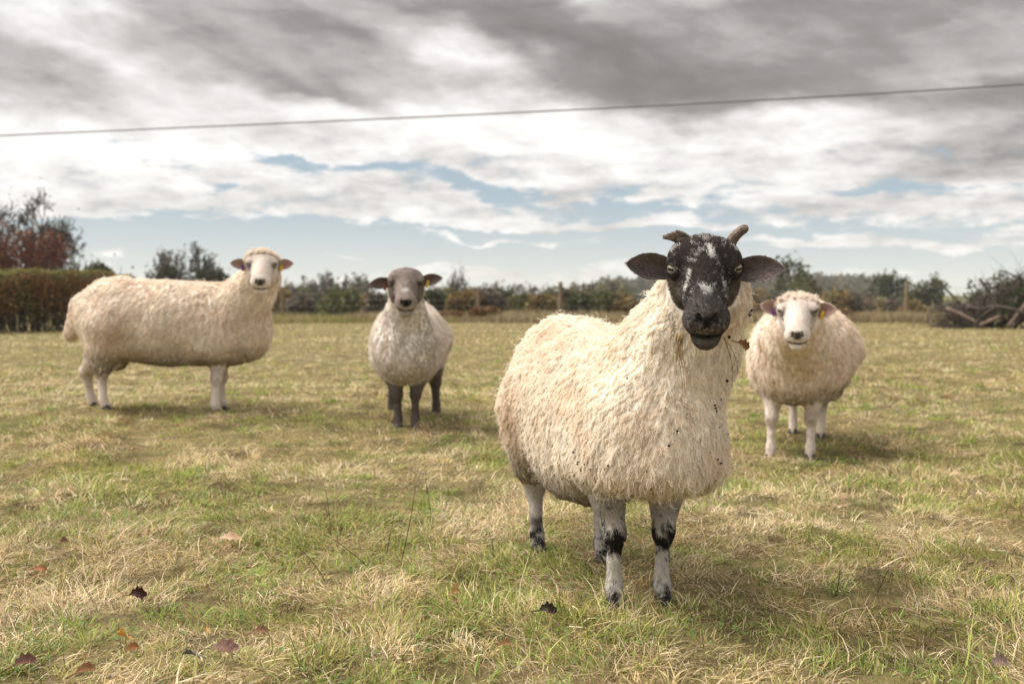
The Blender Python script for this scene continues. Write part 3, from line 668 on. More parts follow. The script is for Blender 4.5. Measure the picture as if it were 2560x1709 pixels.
def wpos(px, py): 
    d = ray(px, py); t = -CAMH / d[2]; return (float(d[0] * t), float(d[1] * t))
CREAM, TAN = (0.90, 0.825, 0.715), (0.76, 0.58, 0.42)
S_FRONT = make_sheep('black faced sheep with one curved horn, white blaze flecks and black spotted legs', (.225, 2.505), R(15.4), .87,
    [(.234, 2.235), (.346, 2.26), (.072, 2.785), (.246, 2.70)], at(1760, 684, 2.07), (R(-9), R(22), 0),
    dict(seed=1, face='dark', legs='spotted', wool=CREAM, tan=TAN, h=.0085, hh=.003, n_wool=160000, n_clump=11000, wool_len=.021, rad=.0010, rad_h=.0005, n_face=30000,
         ear=(.116, .0285), ear_ang=((8, 22, 8), (2, 22, -6)), neck=(.165, .115), fringe=True, hs=1.0, crown=.016, face_w=1.02, muzzle_w=.92, lean=.0, wf=.90, bw=.86, low=.03, leg_r=.89, ear_drop=.026, iris=(.40, .36, .25)))
S_LEFT = make_sheep('cream sheep standing side on with its white face turned round', (-1.93, 5.66), R(90), 1.0,
    [(-1.67, 5.72), (-1.66, 5.56), (-2.43, 5.74), (-2.28, 5.55)], at(655, 667, 5.45), (R(11), R(17), 0),
    dict(seed=2, lump=.018, face='white', legs='white', wool=(.87, .785, .68), tan=(.72, .56, .42), h=.012, hh=.0045, n_wool=90000, n_clump=8000, wool_len=.021, rad=.0013, rad_h=.0009, n_face=14000,
         ear=(.105, .027), ear_drop=.026, leg_r=1.02, ear_ang=((8, 16, 0), (8, 16, 0)), neck=(.16, .10), muzzle_w=.98, hs=1.11, crown=.02, tags=('purple', 'yellow'), cap_len=.028, iris=(.2, .15, .08)))
S_MID = make_sheep('grey brown faced sheep with dark legs facing forward', (-.565, 5.45), R(2), .88,
    [(-.595, 5.17), (-.505, 5.17), (-.70, 5.78), (-.44, 5.75)], at(1015, 712, 4.92), (R(6), R(17), 0),
    dict(seed=3, face='grey', legs='dark', wool=(.82, .76, .69), tan=(.56, .45, .36), h=.012, hh=.0045, n_wool=45000, n_clump=4000, wool_len=.022, rad=.0012, rad_h=.0009, n_face=14000,
         ear=(.112, .026), ear_ang=((-6, 20, 0), (10, 20, 0)), neck=(.15, .088), muzzle_w=1.02, face_w=1.04, hs=1.13, leg_r=1.08, tags=('red', 'yellow'), wf=1.0, iris=(.2, .15, .08), dirt_shade=.5))
S_RIGHT = make_sheep('stout white faced sheep with its head held low', (1.38, 4.74), R(-22), .93,
    [(1.165, 4.46), (1.335, 4.43), (1.46, 5.15), (1.57, 5.03)], at(1994, 785, 4.08), (R(-16), R(17), 0),
    dict(seed=4, face='white', legs='white', wool=(.90, .81, .71), tan=(.74, .55, .40), h=.012, hh=.0045, n_wool=80000, n_clump=4500, wool_len=.023, rad=.0012, rad_h=.0009, n_face=14000,
         ear=(.10, .031), ear_drop=.02, ear_ang=((16, 22, 0), (4, 22, 0)), neck=(.185, .12), muzzle_w=1.0, face_w=1.04, hs=1.03, leg_r=.93, tags=('purple', 'yellow'), wf=1.12, cap_len=.03, iris=(.2, .15, .08)))
# ------------------------------------------------------------------ horns, hay, debris on the horned sheep
def tube(path, rads, sides=8, cap=True):
    path = np.asarray(path, dtype=np.float64); n = len(path); rads = np.asarray(rads, dtype=np.float64)
    tg = np.gradient(path, axis=0); tg /= np.linalg.norm(tg, axis=1, keepdims=True) + 1e-12
    up = np.array([0.13, 0.27, 0.95]); 
    e1 = np.cross(tg, up); e1 /= np.linalg.norm(e1, axis=1, keepdims=True) + 1e-9; e2 = np.cross(tg, e1)
    a = np.linspace(0, 2 * np.pi, sides, endpoint=False)
    V = path[:, None] + rads[:, None, None] * (np.cos(a)[None, :, None] * e1[:, None] + np.sin(a)[None, :, None] * e2[:, None])
    V = V.reshape(-1, 3); i = np.arange(n - 1)[:, None] * sides + np.arange(sides)[None]; j = np.arange(n - 1)[:, None] * sides + (np.arange(sides)[None] + 1) % sides
    F = [np.stack([i, i + sides, j + sides, j], -1).reshape(-1, 4)]
    if cap: F.append(np.array([np.arange(sides), np.arange(sides)[::-1] + (n - 1) * sides]))
    return V, F
def join(parts):
    Vs, fs, k = [], {}, 0
    for V, F in parts:
        Vs.append(V)
        for f in F: fs.setdefault(f.shape[1], []).append(f + k)
        k += len(V)
    return np.concatenate(Vs), [np.concatenate(v) for v in fs.values()]
def bez(p, n):
    p = [np.asarray(q, dtype=np.float64) for q in p]; t = np.linspace(0, 1, n)[:, None]
    if len(p) == 3: return (1-t)**2*p[0] + 2*t*(1-t)*p[1] + t*t*p[2]
    return (1-t)**3*p[0] + 3*t*(1-t)**2*p[1] + 3*t*t*(1-t)*p[2] + t**3*p[3]
def front_details():
    S = S_FRONT; root = S['root']; base, Rw = S['base'], S['Rw']
    def L(p): return Rw.T @ (np.asarray(p, dtype=np.float32) - base)
    Yh = S['hornY']
    # curved horn, rounded end turned outwards
    p0, p1, p2, p3 = at(1826, 608, Yh), at(1838, 585, Yh - .01), at(1856, 572, Yh - .015), at(1868, 570, Yh - .03)
    path = np.array([L(p) for p in bez([p0, p1, p2, p3], 14)]); rr = np.array([.0125, .0122, .0118, .0115, .0112, .011, .0108, .0106, .0104, .0102, .010, .0094, .0075, .003])
    rr = rr * (1 + .03 * np.sin(np.arange(14) * 2.6))
    mesh_np('horn', *tube(path, rr, 14), M_HORN, root)['label'] = 'curved brown horn with a rounded end'
    # broken stump with flaking layers
    parts = []
    for k in range(4):
        q0 = at(1712 + k * 3, 606 - k * 2, Yh + .004 * k); q1 = at(1688 + k * 5, 590 - k * 3, Yh - .004 * k); q2 = at(1659 + k * 10, 593 - k * 5, Yh - .012)
        path = np.array([L(p) for p in bez([q0, q1, q2], 7)]); V, F = tube(path, np.array([.012, .0115, .0105, .009, .0075, .006, .0045]) * (1 - .1 * k), 8); parts.append((V, F))
    mesh_np('horn', *join(parts), M_HORN, root, smooth=False)['label'] = 'broken flaking horn stump'
    # specks of seed and dirt caught in the wool
    g = np.random.default_rng(9); rt, nr, Lw = S['rt'], S['nr'], S['Lw']
    m = np.where((rt[:,1] < .25) & (rt[:,2] > .33))[0]; ii = g.choice(m, 62, replace=False, p=(lambda w_: w_ / w_.sum())((vnoise(rt[m] / .09, 3) ** 4) * (0.3 + (rt[m][:, 1] < -.15))))
    a = np.array([[1,0,0],[-1,0,0],[0,1,0],[0,-1,0],[0,0,1],[0,0,-1]], dtype=float); f = np.array([[0,2,4],[2,1,4],[1,3,4],[3,0,4],[2,0,5],[1,2,5],[3,1,5],[0,3,5]])
    parts = []
    for k in ii:
        r_ = g.uniform(.0013, .0032) * (1 if g.random() < .85 else 1.5); c = rt[k] + nr[k] * Lw[k] * .38 + np.array([0, 0, -.008])
        parts.append((a * g.uniform(.6, 1.5, 3) * r_ + c, [f]))
    mesh_np('speck', *join(parts), M_DEBRIS, root)['kind'] = 'stuff'
front_details()
M_STRAW = mat_col('dry_straw', 0.7, 0.25, 0.2)
def strands(name, items, label, cat, mat, group=None):
    parts, cols = [], []
    o0 = np.asarray(items[0][0][0])
    for pts, r_, c in items:
        P = bez(pts, 10) - o0; V, F = tube(P, r_ * np.linspace(1, .5, 10), 5); parts.append((V, F)); cols.append(np.tile(v3(*c), (len(V), 1)))
    V, F = join(parts); o = mesh_np(name, V, F, mat, None, np.concatenate(cols)); o.location = tuple(float(q) for q in o0); tag(o, label, cat, group); return o
def hay():
    g = np.random.default_rng(3); it = []; Y = S_FRONT['mouthY']
    for k in range(16):
        x0 = 1700 + g.uniform(-9, 10); y0 = 832 + g.uniform(-6, 14); ln = g.uniform(50, 110)
        it.append(([at(x0, y0, Y), at(x0 - g.uniform(0, 16), y0 + ln * .3, Y - .012), at(x0 + g.uniform(-16, 8), y0 + ln * .7, Y - .012), at(x0 + g.uniform(-20, 16), y0 + ln, Y - .008)], g.uniform(.0005, .0010), (.45 + g.uniform(-.12, .12), .29 + g.uniform(-.06, .06), .14)))
    for k, (dx, ln) in enumerate(((4, 190), (-2, 165), (8, 140))):
        it.append(([at(1698 + dx, 840, Y), at(1694 + dx, 900, Y - .01), at(1716 + dx, 960, Y - .03), at(1706 + dx, 840 + ln, Y - .05)], .0008, (.34, .23, .12)))
    strands('hay_wisp', it, 'wisp of dry hay hanging from the mouth of the black faced sheep', 'hay', M_STRAW)
    it = []
    for dx, ln, c in ((0, 130, (.20, .13, .08)), (10, 90, (.26, .17, .10)), (-4, 60, (.5, .4, .24))):
        it.append(([at(1808, 842, Y), at(1822 + dx, 870, Y - .01), at(1836 + dx, 905, Y + .0), at(1830 + dx * 1.5, 842 + ln, Y + .02)], .0007, c))
    strands('dry_stalk', it, 'thin dry stalks caught on the white chest wool of the black faced sheep', 'stalk', M_STRAW)
hay()

# ------------------------------------------------------------------ pasture grass
M_GRASS = mat_col('grass_blade', 0.6, 0.35, 0.25)
def blade_mesh(x, y, z0, Ln, Wd, phi, th0, th1, K, g, wob=0.25):
    n = len(x); P = np.zeros((n, K, 3)); P[:, 0] = np.stack([x, y, z0], 1)
    ph = phi.copy(); tt = np.linspace(0, 1, K)
    for k in range(1, K):
        el = lerp(th0, th1, (k - .5) / (K - 1)); ph = ph + g.normal(0, wob, n)
        d = np.stack([np.cos(el) * np.cos(ph), np.cos(el) * np.sin(ph), np.sin(el)], 1); P[:, k] = P[:, k-1] + d * (Ln / (K - 1))[:, None]
    side = np.stack([-np.sin(phi + g.normal(0, .5, n)), np.cos(phi), g.normal(0, .35, n)], 1); side /= np.linalg.norm(side, axis=1, keepdims=True)
    V = np.zeros((n, 2 * K - 1, 3)); wk = (1 - tt ** 2.2) * .5
    for k in range(K - 1):
        V[:, 2*k] = P[:, k] - side * (Wd * wk[k])[:, None]; V[:, 2*k+1] = P[:, k] + side * (Wd * wk[k])[:, None]
    V[:, 2*K-2] = P[:, K-1]
    b = (np.arange(n) * (2 * K - 1))[:, None]; quads = [b + np.array([2*k, 2*k+1, 2*k+3, 2*k+2]) for k in range(K - 2)]; tri = b + np.array([2*K-4, 2*K-3, 2*K-2])
    return V.reshape(-1, 3), np.concatenate(quads) if quads else np.zeros((0, 4), int), tri
def grass_field():
    g = np.random.default_rng(21)
    STRAW, PALE, GREEN, LIME, BROWN, OLIVE = (v3(*c) for c in ((.64, .495, .27), (.84, .725, .52), (.21, .27, .06), (.45, .50, .15), (.30, .195, .10), (.48, .43, .16)))
    tot = {}
    for (d0, d1, n, K, lw) in ((1.15, 3.2, 185000, 4, 1.0), (3.2, 6.5, 190000, 3, 1.3), (6.5, 13, 105000, 3, 2.2), (13, 30, 90000, 3, 4.2)):
        # depth law ~ equal cover on screen, width grows with depth
        u = g.random(n)
        d = d0 * (d1 / d0) ** u if d0 > 3 else np.sqrt(d0**2 + u * (d1**2 - d0**2))
        hw = .545 * d + .75; x = g.uniform(-1, 1, n) * hw; y = d
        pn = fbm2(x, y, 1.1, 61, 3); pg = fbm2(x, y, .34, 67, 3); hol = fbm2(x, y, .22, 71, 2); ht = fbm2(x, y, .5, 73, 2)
        near = sstep(6, 2, d)
        fg = fbm2(x, y, .12, 69, 2); green = np.clip((pg - .5) * 1.7 + (pn - .5) * .6 + (fg - .5) * 2.0 + .20 + .07 * near, .06, .75)
        green = np.maximum(green, .95 * np.exp(-(((x + .09) / .16) ** 2 + ((y - 4.25) / .28) ** 2)))
        green = np.maximum(green, .8 * np.exp(-(((x + .12) / .22) ** 2 + ((y - 2.12) / .15) ** 2)))
        green = green * sstep(22, 8, d) + .26 * sstep(8, 22, d)
        isg = g.random(n) < green
        thatch = (~isg) & (g.random(n) < .82)
        dead = (~isg) & (g.random(n) < .16)
        L = g.gamma(5, .0066, n) * (.4 + 1.1 * ht); L = np.where(thatch, L * 1.5, L); L = np.where(isg, L * .95, L)
        L = L * (1 + .3 * (d > 6)) 
        tall = g.random(n) < .006; L = np.where(tall, L * 1.8 + .02, L)
        th0 = np.where(thatch, g.normal(.55, .40, n), g.normal(1.05, .32, n)); th1 = np.where(thatch, g.normal(-.25, .4, n), th0 - np.abs(g.normal(.7, .5, n)))
        th0 = np.where(isg, np.maximum(th0, .6), th0)
        wd = np.where(isg, g.uniform(.0018, .0036, n), g.uniform(.0012, .0030, n)) * lw
        # lodged grass combs over in patches
        phi = 6.283 * fbm2(x, y, .45, 79, 2) * 2 + g.normal(0, 1.0, n)
        z = gz(x, y) - .004
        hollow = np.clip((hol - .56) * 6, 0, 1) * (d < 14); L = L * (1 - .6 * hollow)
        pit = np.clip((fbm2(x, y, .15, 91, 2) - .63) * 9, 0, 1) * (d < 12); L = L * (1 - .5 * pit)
        V, q, t = blade_mesh(x, y, z, L, wd, phi, th0, th1, K, g, .42)
        # nothing dips under the turf
        vb = V.reshape(n, -1, 3); vb[..., 2] = np.maximum(vb[..., 2], (z + .003)[:, None])
        r_ = g.random((n, 1)).astype(np.float32); c = lerp(STRAW, PALE, np.clip(r_ * 1.3 - .25, 0, 1))
        c = np.where(isg[:, None], lerp(GREEN, LIME, r_), c); c = np.where((isg & (g.random(n) < .25))[:, None], OLIVE, c); c = np.where(dead[:, None], BROWN * (.6 + r_), c)
        dry = np.clip((fbm2(x, y, 2.2, 83, 2) - .42) * 3, 0, 1)[:, None]
        c = c * (1 - .25 * hollow[:, None]); c = lerp(c, BROWN * .35, (pit * .8)[:, None]); c = c * g.uniform(.45, 1.45, (n, 1))  # hollows and pits: shade put into blade colour, along with dark dead thatch
        c = lerp(c, c * v3(1.08, .95, .78), dry * .35)
        colv = np.repeat(c, 2 * K - 1, axis=0)
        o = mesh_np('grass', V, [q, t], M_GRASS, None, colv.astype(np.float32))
        o['kind'] = 'stuff'; o['label'] = 'short tangled autumn grass, straw and green'; o['category'] = 'grass'
grass_field()
def tufts():
    g = np.random.default_rng(41); m = 1500; d = 1.5 * (11 / 1.5) ** (g.random(m) ** .9); cx = g.uniform(-1, 1, m) * (.545 * d + .5); per = 30
    kind = g.random(m) + .9 * (fbm2(cx, d, .34, 67, 3) - .5); hgt = g.uniform(.025, .058, m)
    i = np.repeat(np.arange(m), per); n = len(i); rad = g.uniform(.02, .05, m)[i] * np.sqrt(g.random(n)); a = g.uniform(0, 6.283, n)
    x, y = cx[i] + rad * np.cos(a), d[i] + rad * np.sin(a); L = hgt[i] * g.uniform(.6, 1.25, n); lean = g.normal(1.15, .25, n) - rad * 9
    V, q, t = blade_mesh(x, y, gz(x, y) - .003, L, g.uniform(.0016, .0034, n) * np.maximum(1, d[i] / 3.2), a + g.normal(0, .5, n), lean, lean - np.abs(g.normal(.9, .5, n)), 4, g, .2)
    pal = np.array(((.30, .20, .095), (.62, .50, .25), (.80, .69, .45), (.45, .45, .15), (.23, .31, .065), (.33, .41, .09)), dtype=np.float32)
    c = pal[np.clip(kind * 6, 0, 5.99).astype(int)][i] * g.uniform(.6, 1.4, (n, 1)); o = mesh_np('grass_tuft', V, [q, t], M_GRASS, None, np.repeat(c, 7, 0).astype(np.float32)); tag(o, 'small grazed tussocks of mixed grass', 'grass', kind='stuff')
tufts()
def clover():
    g = np.random.default_rng(31); n = 5200; d = np.sqrt(g.uniform(1.5 ** 2, 5.2 ** 2, n)); x = g.uniform(-1, 1, n) * (.545 * d + .5)
    pg = fbm2(x, d, .34, 67, 3); keep = pg + g.normal(0, .05, n) > .53; x, d = x[keep], d[keep]; n = len(x)
    z = gz(x, d) + g.uniform(.008, .026, n); V, F, cols = [], [], []
    a = np.linspace(0, 2 * np.pi, 7)[:-1]; hexa = np.stack([np.cos(a) * .5 + .5, np.sin(a) * .42, .10 * np.abs(np.sin(a))], 1)
    for k in range(3):
        ph = g.uniform(0, 6.28, n) if k == 0 else ph + 2.09
        r_ = g.uniform(.006, .011, n); tilt = g.normal(.15, .25, n)
        c_, s_ = np.cos(ph)[:, None], np.sin(ph)[:, None]; hx, hy = hexa[None, :, 0] * r_[:, None], hexa[None, :, 1] * r_[:, None]; hz = hexa[None, :, 2] * r_[:, None] + hx * np.sin(tilt)[:, None]
        V.append(np.stack([x[:, None] + hx * c_ - hy * s_, d[:, None] + hx * s_ + hy * c_, z[:, None] + hz], -1).reshape(-1, 3)); F.append((np.arange(n) * 6)[:, None] + np.arange(6)[None] + k * n * 6)
        cols.append(np.repeat(lerp(v3(.10, .17, .04), v3(.20, .29, .08), g.random((n, 1)).astype(np.float32)), 6, 0))
    o = mesh_np('clover', np.concatenate(V), [np.concatenate(F)], M_GRASS, None, np.concatenate(cols).astype(np.float32)); tag(o, 'low clover leaves among the grass', 'clover', kind='stuff')
clover()

# ------------------------------------------------------------------ fallen leaves and dry stems in the grass
M_LEAF = mat_col('dead_leaf', 0.55, 0.2, 0.35, 0.4, 120, 0.3, 140)
def oak_leaf(Ln, Wd, curl, twist, seed, lobes=4):
    g = np.random.default_rng(seed); n = 22; t = np.linspace(0, 1, n)
    prof = Wd * np.sin(np.pi * np.clip(t, .02, .985)) ** .7 * (.82 + .18 * np.cos(2 * np.pi * lobes * t + g.uniform(0, 1))) * (.6 + .5 * t)
    rows = []
    for k in (-1, -.5, 0, .5, 1):
        yy = k * prof * (1 + .03 * g.normal(size=n)); zz = curl * Ln * (np.abs(k) ** 1.5) * (prof / Wd) + .35 * curl * Ln * np.sin(t * 3.0) + .01 * Ln * g.normal(size=n)
        a = twist * (t - .5); rows.append(np.stack([t * Ln - Ln / 2, yy * np.cos(a) - zz * np.sin(a), yy * np.sin(a) + zz * np.cos(a)], 1))
    V = np.array(rows); m = 5; i = np.arange(m - 1)[:, None] * n + np.arange(n - 1)[None]; f = np.stack([i, i + 1, i + n + 1, i + n], -1).reshape(-1, 4)
    V = V.reshape(-1, 3); st, sf = tube(np.stack([np.linspace(-Ln * .85, -Ln * .45, 4), np.zeros(4), np.linspace(.0, .004, 4)], 1), [.0011] * 4, 5)
    return join([(V, [f]), (st, sf)])
LEAVES = [  # px, py, length, width, curl, colour, yaw, tilt, label
    (345, 1506, .050, .026, .38, (.055, .018, .012), 20, 55, 'curled dark maroon dead leaf sitting up in the grass'),
    (308, 1612, .062, .024, .16, (.52, .25, .05), 140, 50, 'bright orange lobed dead leaf among straw'),
    (332, 1640, .040, .018, .18, (.30, .13, .045), 70, 35, 'small rust brown leaf touching the bright orange leaf'),
    (514, 1606, .040, .012, .15, (.50, .25, .06), 120, 30, 'narrow orange leaf half sunk in green grass'),
    (560, 1668, .070, .030, .14, (.19, .10, .07), 10, 30, 'broad purple brown dead leaf lying flat'),
    (478, 1682, .050, .016, .25, (.10, .09, .085), 160, 25, 'grey crumpled dead leaf beside the purple brown leaf'),
    (62, 1668, .060, .028, .22, (.16, .075, .05), 60, 30, 'dull brown leaf under bent straw'),
    (100, 1430, .050, .018, .22, (.30, .12, .04), 0, 35, 'rusty curled leaf in sparse straw'),
    (160, 1376, .045, .022, .2, (.17, .08, .05), 90, 40, 'small dark brown leaf with an orange rim'),
    (575, 1370, .075, .026, .14, (.62, .42, .28), 10, 35, 'pale pinkish tan dead leaf'),
    (1136, 1522, .060, .024, .18, (.50, .28, .12), 75, 55, 'orange tan oak leaf standing in a green tuft'),
    (1132, 1548, .060, .022, .2, (.32, .18, .10), 100, 50, 'brown oak leaf folded below the orange tan oak leaf'),
    (1368, 1580, .052, .024, .35, (.04, .022, .018), 10, 45, 'blackish curled leaf near the hooves of the horned sheep'),
    (2498, 1700, .055, .026, .2, (.26, .18, .15), 30, 35, 'greyish brown leaf in thick dry grass'),
    (215, 1690, .05, .02, .2, (.26, .12, .05), 60, 30, 'chestnut leaf half buried in pale straw'),
    (650, 1600, .05, .02, .2, (.24, .13, .07), 40, 25, 'dull chestnut leaf tucked under green blades'),
    (1262, 1650, .040, .014, .2, (.34, .18, .08), 50, 40, 'thin tan leaf standing edge up'),
]
for (px, py, ln, wd, cu, c, yw, tl, lb) in LEAVES:
    x, y = wpos(px, py); V, F = oak_leaf(ln * .80, wd * .72, cu, .8, int(px)); k = fbm(V / .012, 3, 2)[:, None]
    o = mesh_np('fallen_leaf', V, F, M_LEAF, None, (v3(*c) * (.65 + .7 * k)).astype(np.float32)); o.location = (x, y, gz1(x, y) + .030); o.rotation_euler = (R(tl), 0, R(yw)); tag(o, lb, 'leaf', 'dead leaves lying in the grass')
x_, y_ = at(1857, 862, S_FRONT['mouthY'] + .07)[:2]
V, F = oak_leaf(.030, .013, .3, 1.5, 77); o = mesh_np('fallen_leaf', V, F, M_LEAF, None, np.tile(v3(.24, .13, .05), (len(V), 1))); o.location = tuple(at(1857, 862, S_FRONT['mouthY'] + .07)); o.rotation_euler = (R(80), R(20), R(10)); tag(o, 'ragged brown leaf caught in the neck wool of the black faced sheep', 'leaf', 'dead leaves')
STEMS = [((1078, 1288), (1062, 1165), -6), ((827, 1332), (813, 1222), 4), ((812, 1443), (735, 1358), 6), ((965, 1370), (985, 1285), 3), ((930, 1420), (810, 1335), 8), ((1000, 1400), (1040, 1205), 10), ((545, 1290), (488, 1282), 4), ((2190, 1500), (2222, 1420), 4), ((2090, 1500), (2100, 1415), 4)]
for k, (b, t, bend) in enumerate(STEMS):
    x, y = wpos(*b); z = gz1(x, y); p0 = np.array([x, y, z]); p2 = at(t[0], t[1], y + .01); pm = (p0 + p2) / 2 + np.array([bend * .001, 0, .01])
    strands('dead_weed', [([p0, pm, p2], .0013, (.075, .055, .04))], 'thin dark dead weed leaning out of the grass', 'weed', M_STRAW, 'dead weeds standing in the grass')
# ------------------------------------------------------------------ hedge, trees, fence, brush pile, cable
M_BARK = mat_col('bark', 0.9, 0, 0.1, 0.5, 30, 0.25, 12)
M_FOL = mat_col('foliage', 0.7, 0.3, 0.15)
def quads_at(P, size, g, flat=0.0):
    n = len(P); a = unit(g.normal(size=(n, 3))); b = unit(np.cross(a, g.normal(size=(n, 3)))); s = (size * g.uniform(.6, 1.4, n))[:, None]
    V = np.stack([P - a * s, P - b * s * .55, P + a * s, P + b * s * .55], 1).reshape(-1, 3)
    return V, (np.arange(n) * 4)[:, None] + np.arange(4)[None]
def skeleton(Ht, seed, spread=.5, trunk=.3, nb=6, depth=4, droop=0.0, r0=None, up=.35):
    """limbs of a tree: list of polyline+radius; returns also twig tips"""
    g = np.random.default_rng(seed); segs, tips = [], []
    r0 = r0 or Ht * .022
    def grow(p, d, L, r, lev):
        n = 5; pts = [p]; q = p.copy(); dd = d.copy()
        for k in range(n):
            dd = dd + g.normal(0, .13 if lev else .05, 3) + np.array([0, 0, up * .12 if lev else .03]) - np.array([0, 0, droop * lev * .05]); dd /= np.linalg.norm(dd); q = q + dd * L / n; pts.append(q)
        r1 = r * (.55 if lev < depth else .3); segs.append((np.array(pts), np.linspace(r, r1, n + 1), lev))
        if lev >= depth: tips.append(pts[-1]); tips.append(pts[-3]); return
        m = nb if lev == 0 else g.integers(2, 5)
        for i in range(m):
            k = int(g.integers(2, n + 1)) if (lev or Ht < 3) else int(np.clip(2 + i * 4 // m, 2, n)); a = g.uniform(0, 6.283); perp = np.cross(dd, [np.cos(a), np.sin(a), .2]); perp /= np.linalg.norm(perp)
            nd = dd * (1 - spread) + perp * spread * g.uniform(.8, 1.4); nd /= np.linalg.norm(nd); grow(pts[k], nd, L * g.uniform(.55, .8), r1 * g.uniform(.6, .85), lev + 1)
        if lev: grow(pts[-1], dd, L * .6, r1, lev + 1)
    grow(np.zeros(3), np.array([g.normal(0, .05), g.normal(0, .05), 1.0]), Ht * trunk, r0, 0)
    return segs, np.array(tips)
def fit(segs, tips, Ht, W):
    P = np.concatenate([s[0] for s in segs]); zmax = P[:,2].max(); w = np.percentile(np.abs(P[:, :2]), 98) * 2
    k = np.array([W / w, W / w, Ht / zmax]); return [(s[0] * k, s[1], s[2]) for s in segs], tips * k
def tree(name, label, cat, px, ytop, Y, width_px, seed, leaf=None, n_leaf=0, leaf_size=.12, cloud=.35, bark=(.07, .06, .05), spread=.5, trunk=.3, nb=6, depth=4, minr=.012, group=None, leaf_min=0.0, up=.35, r0=None):
    g = np.random.default_rng(seed + 1000); p = at(px, ytop, Y); x = p[0]; zb = gz1(x, Y) - .05
    Ht = p[2] - zb; W = width_px / FPX * Y
    segs, tips = skeleton(Ht, seed, spread, trunk, nb, depth, up=up, r0=r0); segs, tips = fit(segs, tips, Ht * .98, W * .92)
    root = empty(name, (x, Y, zb)); tag(root, label, cat, group)
    parts = [tube(s, np.maximum(r, minr), 5 if lev < 2 else 3, False) for s, r, lev in segs]
    V, F = join(parts); k = fbm(V / .5, 5, 2)[:, None]; mesh_np('trunk', V, F, M_BARK, root, (v3(*bark) * (.7 + .6 * k)).astype(np.float32))
    if n_leaf:
        if leaf_min: tips = tips[tips[:, 2] > leaf_min * Ht]
        P = tips[g.integers(0, len(tips), n_leaf)] + g.normal(0, cloud, (n_leaf, 3)) * np.array([1, 1, .8]); P[:, 2] = np.maximum(P[:, 2], .1)
        V, f = quads_at(P, leaf_size, g); cs = np.array(leaf, dtype=np.float32); ci = np.clip((fbm(P / (Ht * .18), seed, 2) * 1.8 - .4) * len(cs) + g.normal(0, .5, n_leaf), 0, len(cs) - 1e-3).astype(int)
        c = cs[ci] * g.uniform(.7, 1.3, (n_leaf, 1)); mesh_np('crown', V, [f], M_FOL, root, np.repeat(c, 4, 0).astype(np.float32), smooth=False)
    return root
def bush(name, label, cat, px, ytop, Y, width_px, seed, leaf, n_leaf=2200, leaf_size=.1, group=None, stems=9):
    g = np.random.default_rng(seed + 500); p = at(px, ytop, Y); x = p[0]; zb = gz1(x, Y) - .05; Ht = p[2] - zb; W = width_px / FPX * Y / 2
    root = empty(name, (x, Y, zb)); tag(root, label, cat, group)
    lob = [(g.uniform(-.65, .65) * W, g.uniform(-.5, .5) * W, g.uniform(.3, .72) * Ht, g.uniform(.35, .6) * W, g.uniform(.22, .36) * Ht) for _ in range(9)] + [(0, 0, .66 * Ht, .5 * W, .33 * Ht)]
    P = []
    for lx, ly, lz, lr, lh in lob:
        m = n_leaf // len(lob); u = unit(g.normal(size=(m, 3))) * (g.random((m, 1)) ** .33) * g.uniform(.9, 1.15, (m, 1)); P.append(u * np.array([lr, lr, lh]) + np.array([lx, ly, lz]))
    P = np.concatenate(P); P[:, 2] = np.clip(P[:, 2], .05, None); V, f = quads_at(P, leaf_size, g); cs = np.array(leaf, dtype=np.float32)
    ci = np.clip((fbm(P / (Ht * .22), seed, 2) * 1.8 - .4) * len(cs) + g.normal(0, .5, len(P)), 0, len(cs) - 1e-3).astype(int); c = cs[ci] * g.uniform(.65, 1.3, (len(P), 1))
    mesh_np('crown', V, [f], M_FOL, root, np.repeat(c, 4, 0).astype(np.float32), smooth=False)
    parts = []
    for k in range(stems):
        lx, ly, lz, _, _ = lob[k % len(lob)]; parts.append(tube(bez([(lx * .25, ly * .25, 0), (lx * .5, ly * .5, lz * .6), (lx * 1.1, ly, min(lz * 1.45, Ht * 1.04))], 6), np.linspace(.045, .012, 6), 4, False))
    V, F = join(parts); mesh_np('trunk', V, F, M_BARK, root, np.tile(v3(.07, .055, .045), (len(V), 1)))
    return root
RED, AUT, DKG, OLV = [(.16, .05, .028), (.22, .075, .035), (.11, .045, .025), (.25, .11, .05)], [(.14, .09, .04), (.19, .13, .05), (.10, .075, .035), (.15, .12, .05)], [(.042, .047, .024), (.058, .062, .03), (.036, .04, .022)], [(.09, .095, .035), (.065, .075, .03), (.12, .11, .04)]
RED, AUT, DKG, OLV = ([tuple(v * k for v in c) for c in p_] for p_, k in ((RED, 1.25), (AUT, 1.5), (DKG, 1.6), (OLV, 1.5)))
GRY = [(.15, .125, .09), (.115, .105, .085), (.19, .15, .105)]
tree('bare_tree', 'tall leafless tree rising behind the red leaved tree', 'tree', 55, 458, 46, 290, 3, GRY, 900, .07, .5, (.06, .055, .055), spread=.55, nb=9, depth=5, minr=.02)
tree('bare_tree', 'thin leafless tree arching over the hedge end', 'tree', 120, 540, 44, 130, 12, GRY, 300, .06, .35, (.06, .055, .05), spread=.6, nb=7, depth=4, minr=.02)
bush('red_tree', 'rust red autumn tree behind the clipped hedge', 'tree', 15, 545, 33, 250, 7, [(.15, .06, .042), (.19, .08, .05), (.12, .055, .04), (.20, .10, .06)], 5200, .065)
bush('evergreen_shrub', 'dark green loose shrub showing over the rump of the side on sheep', 'shrub', 235, 655, 40, 130, 8, DKG, 2500, .10)
bush('round_bush', 'rounded dark bush left of the wide oak', 'bush', 415, 652, 62, 110, 9, [(.05, .055, .035), (.07, .07, .04)], 2600, .13, 'rounded bushes under the wide oak')
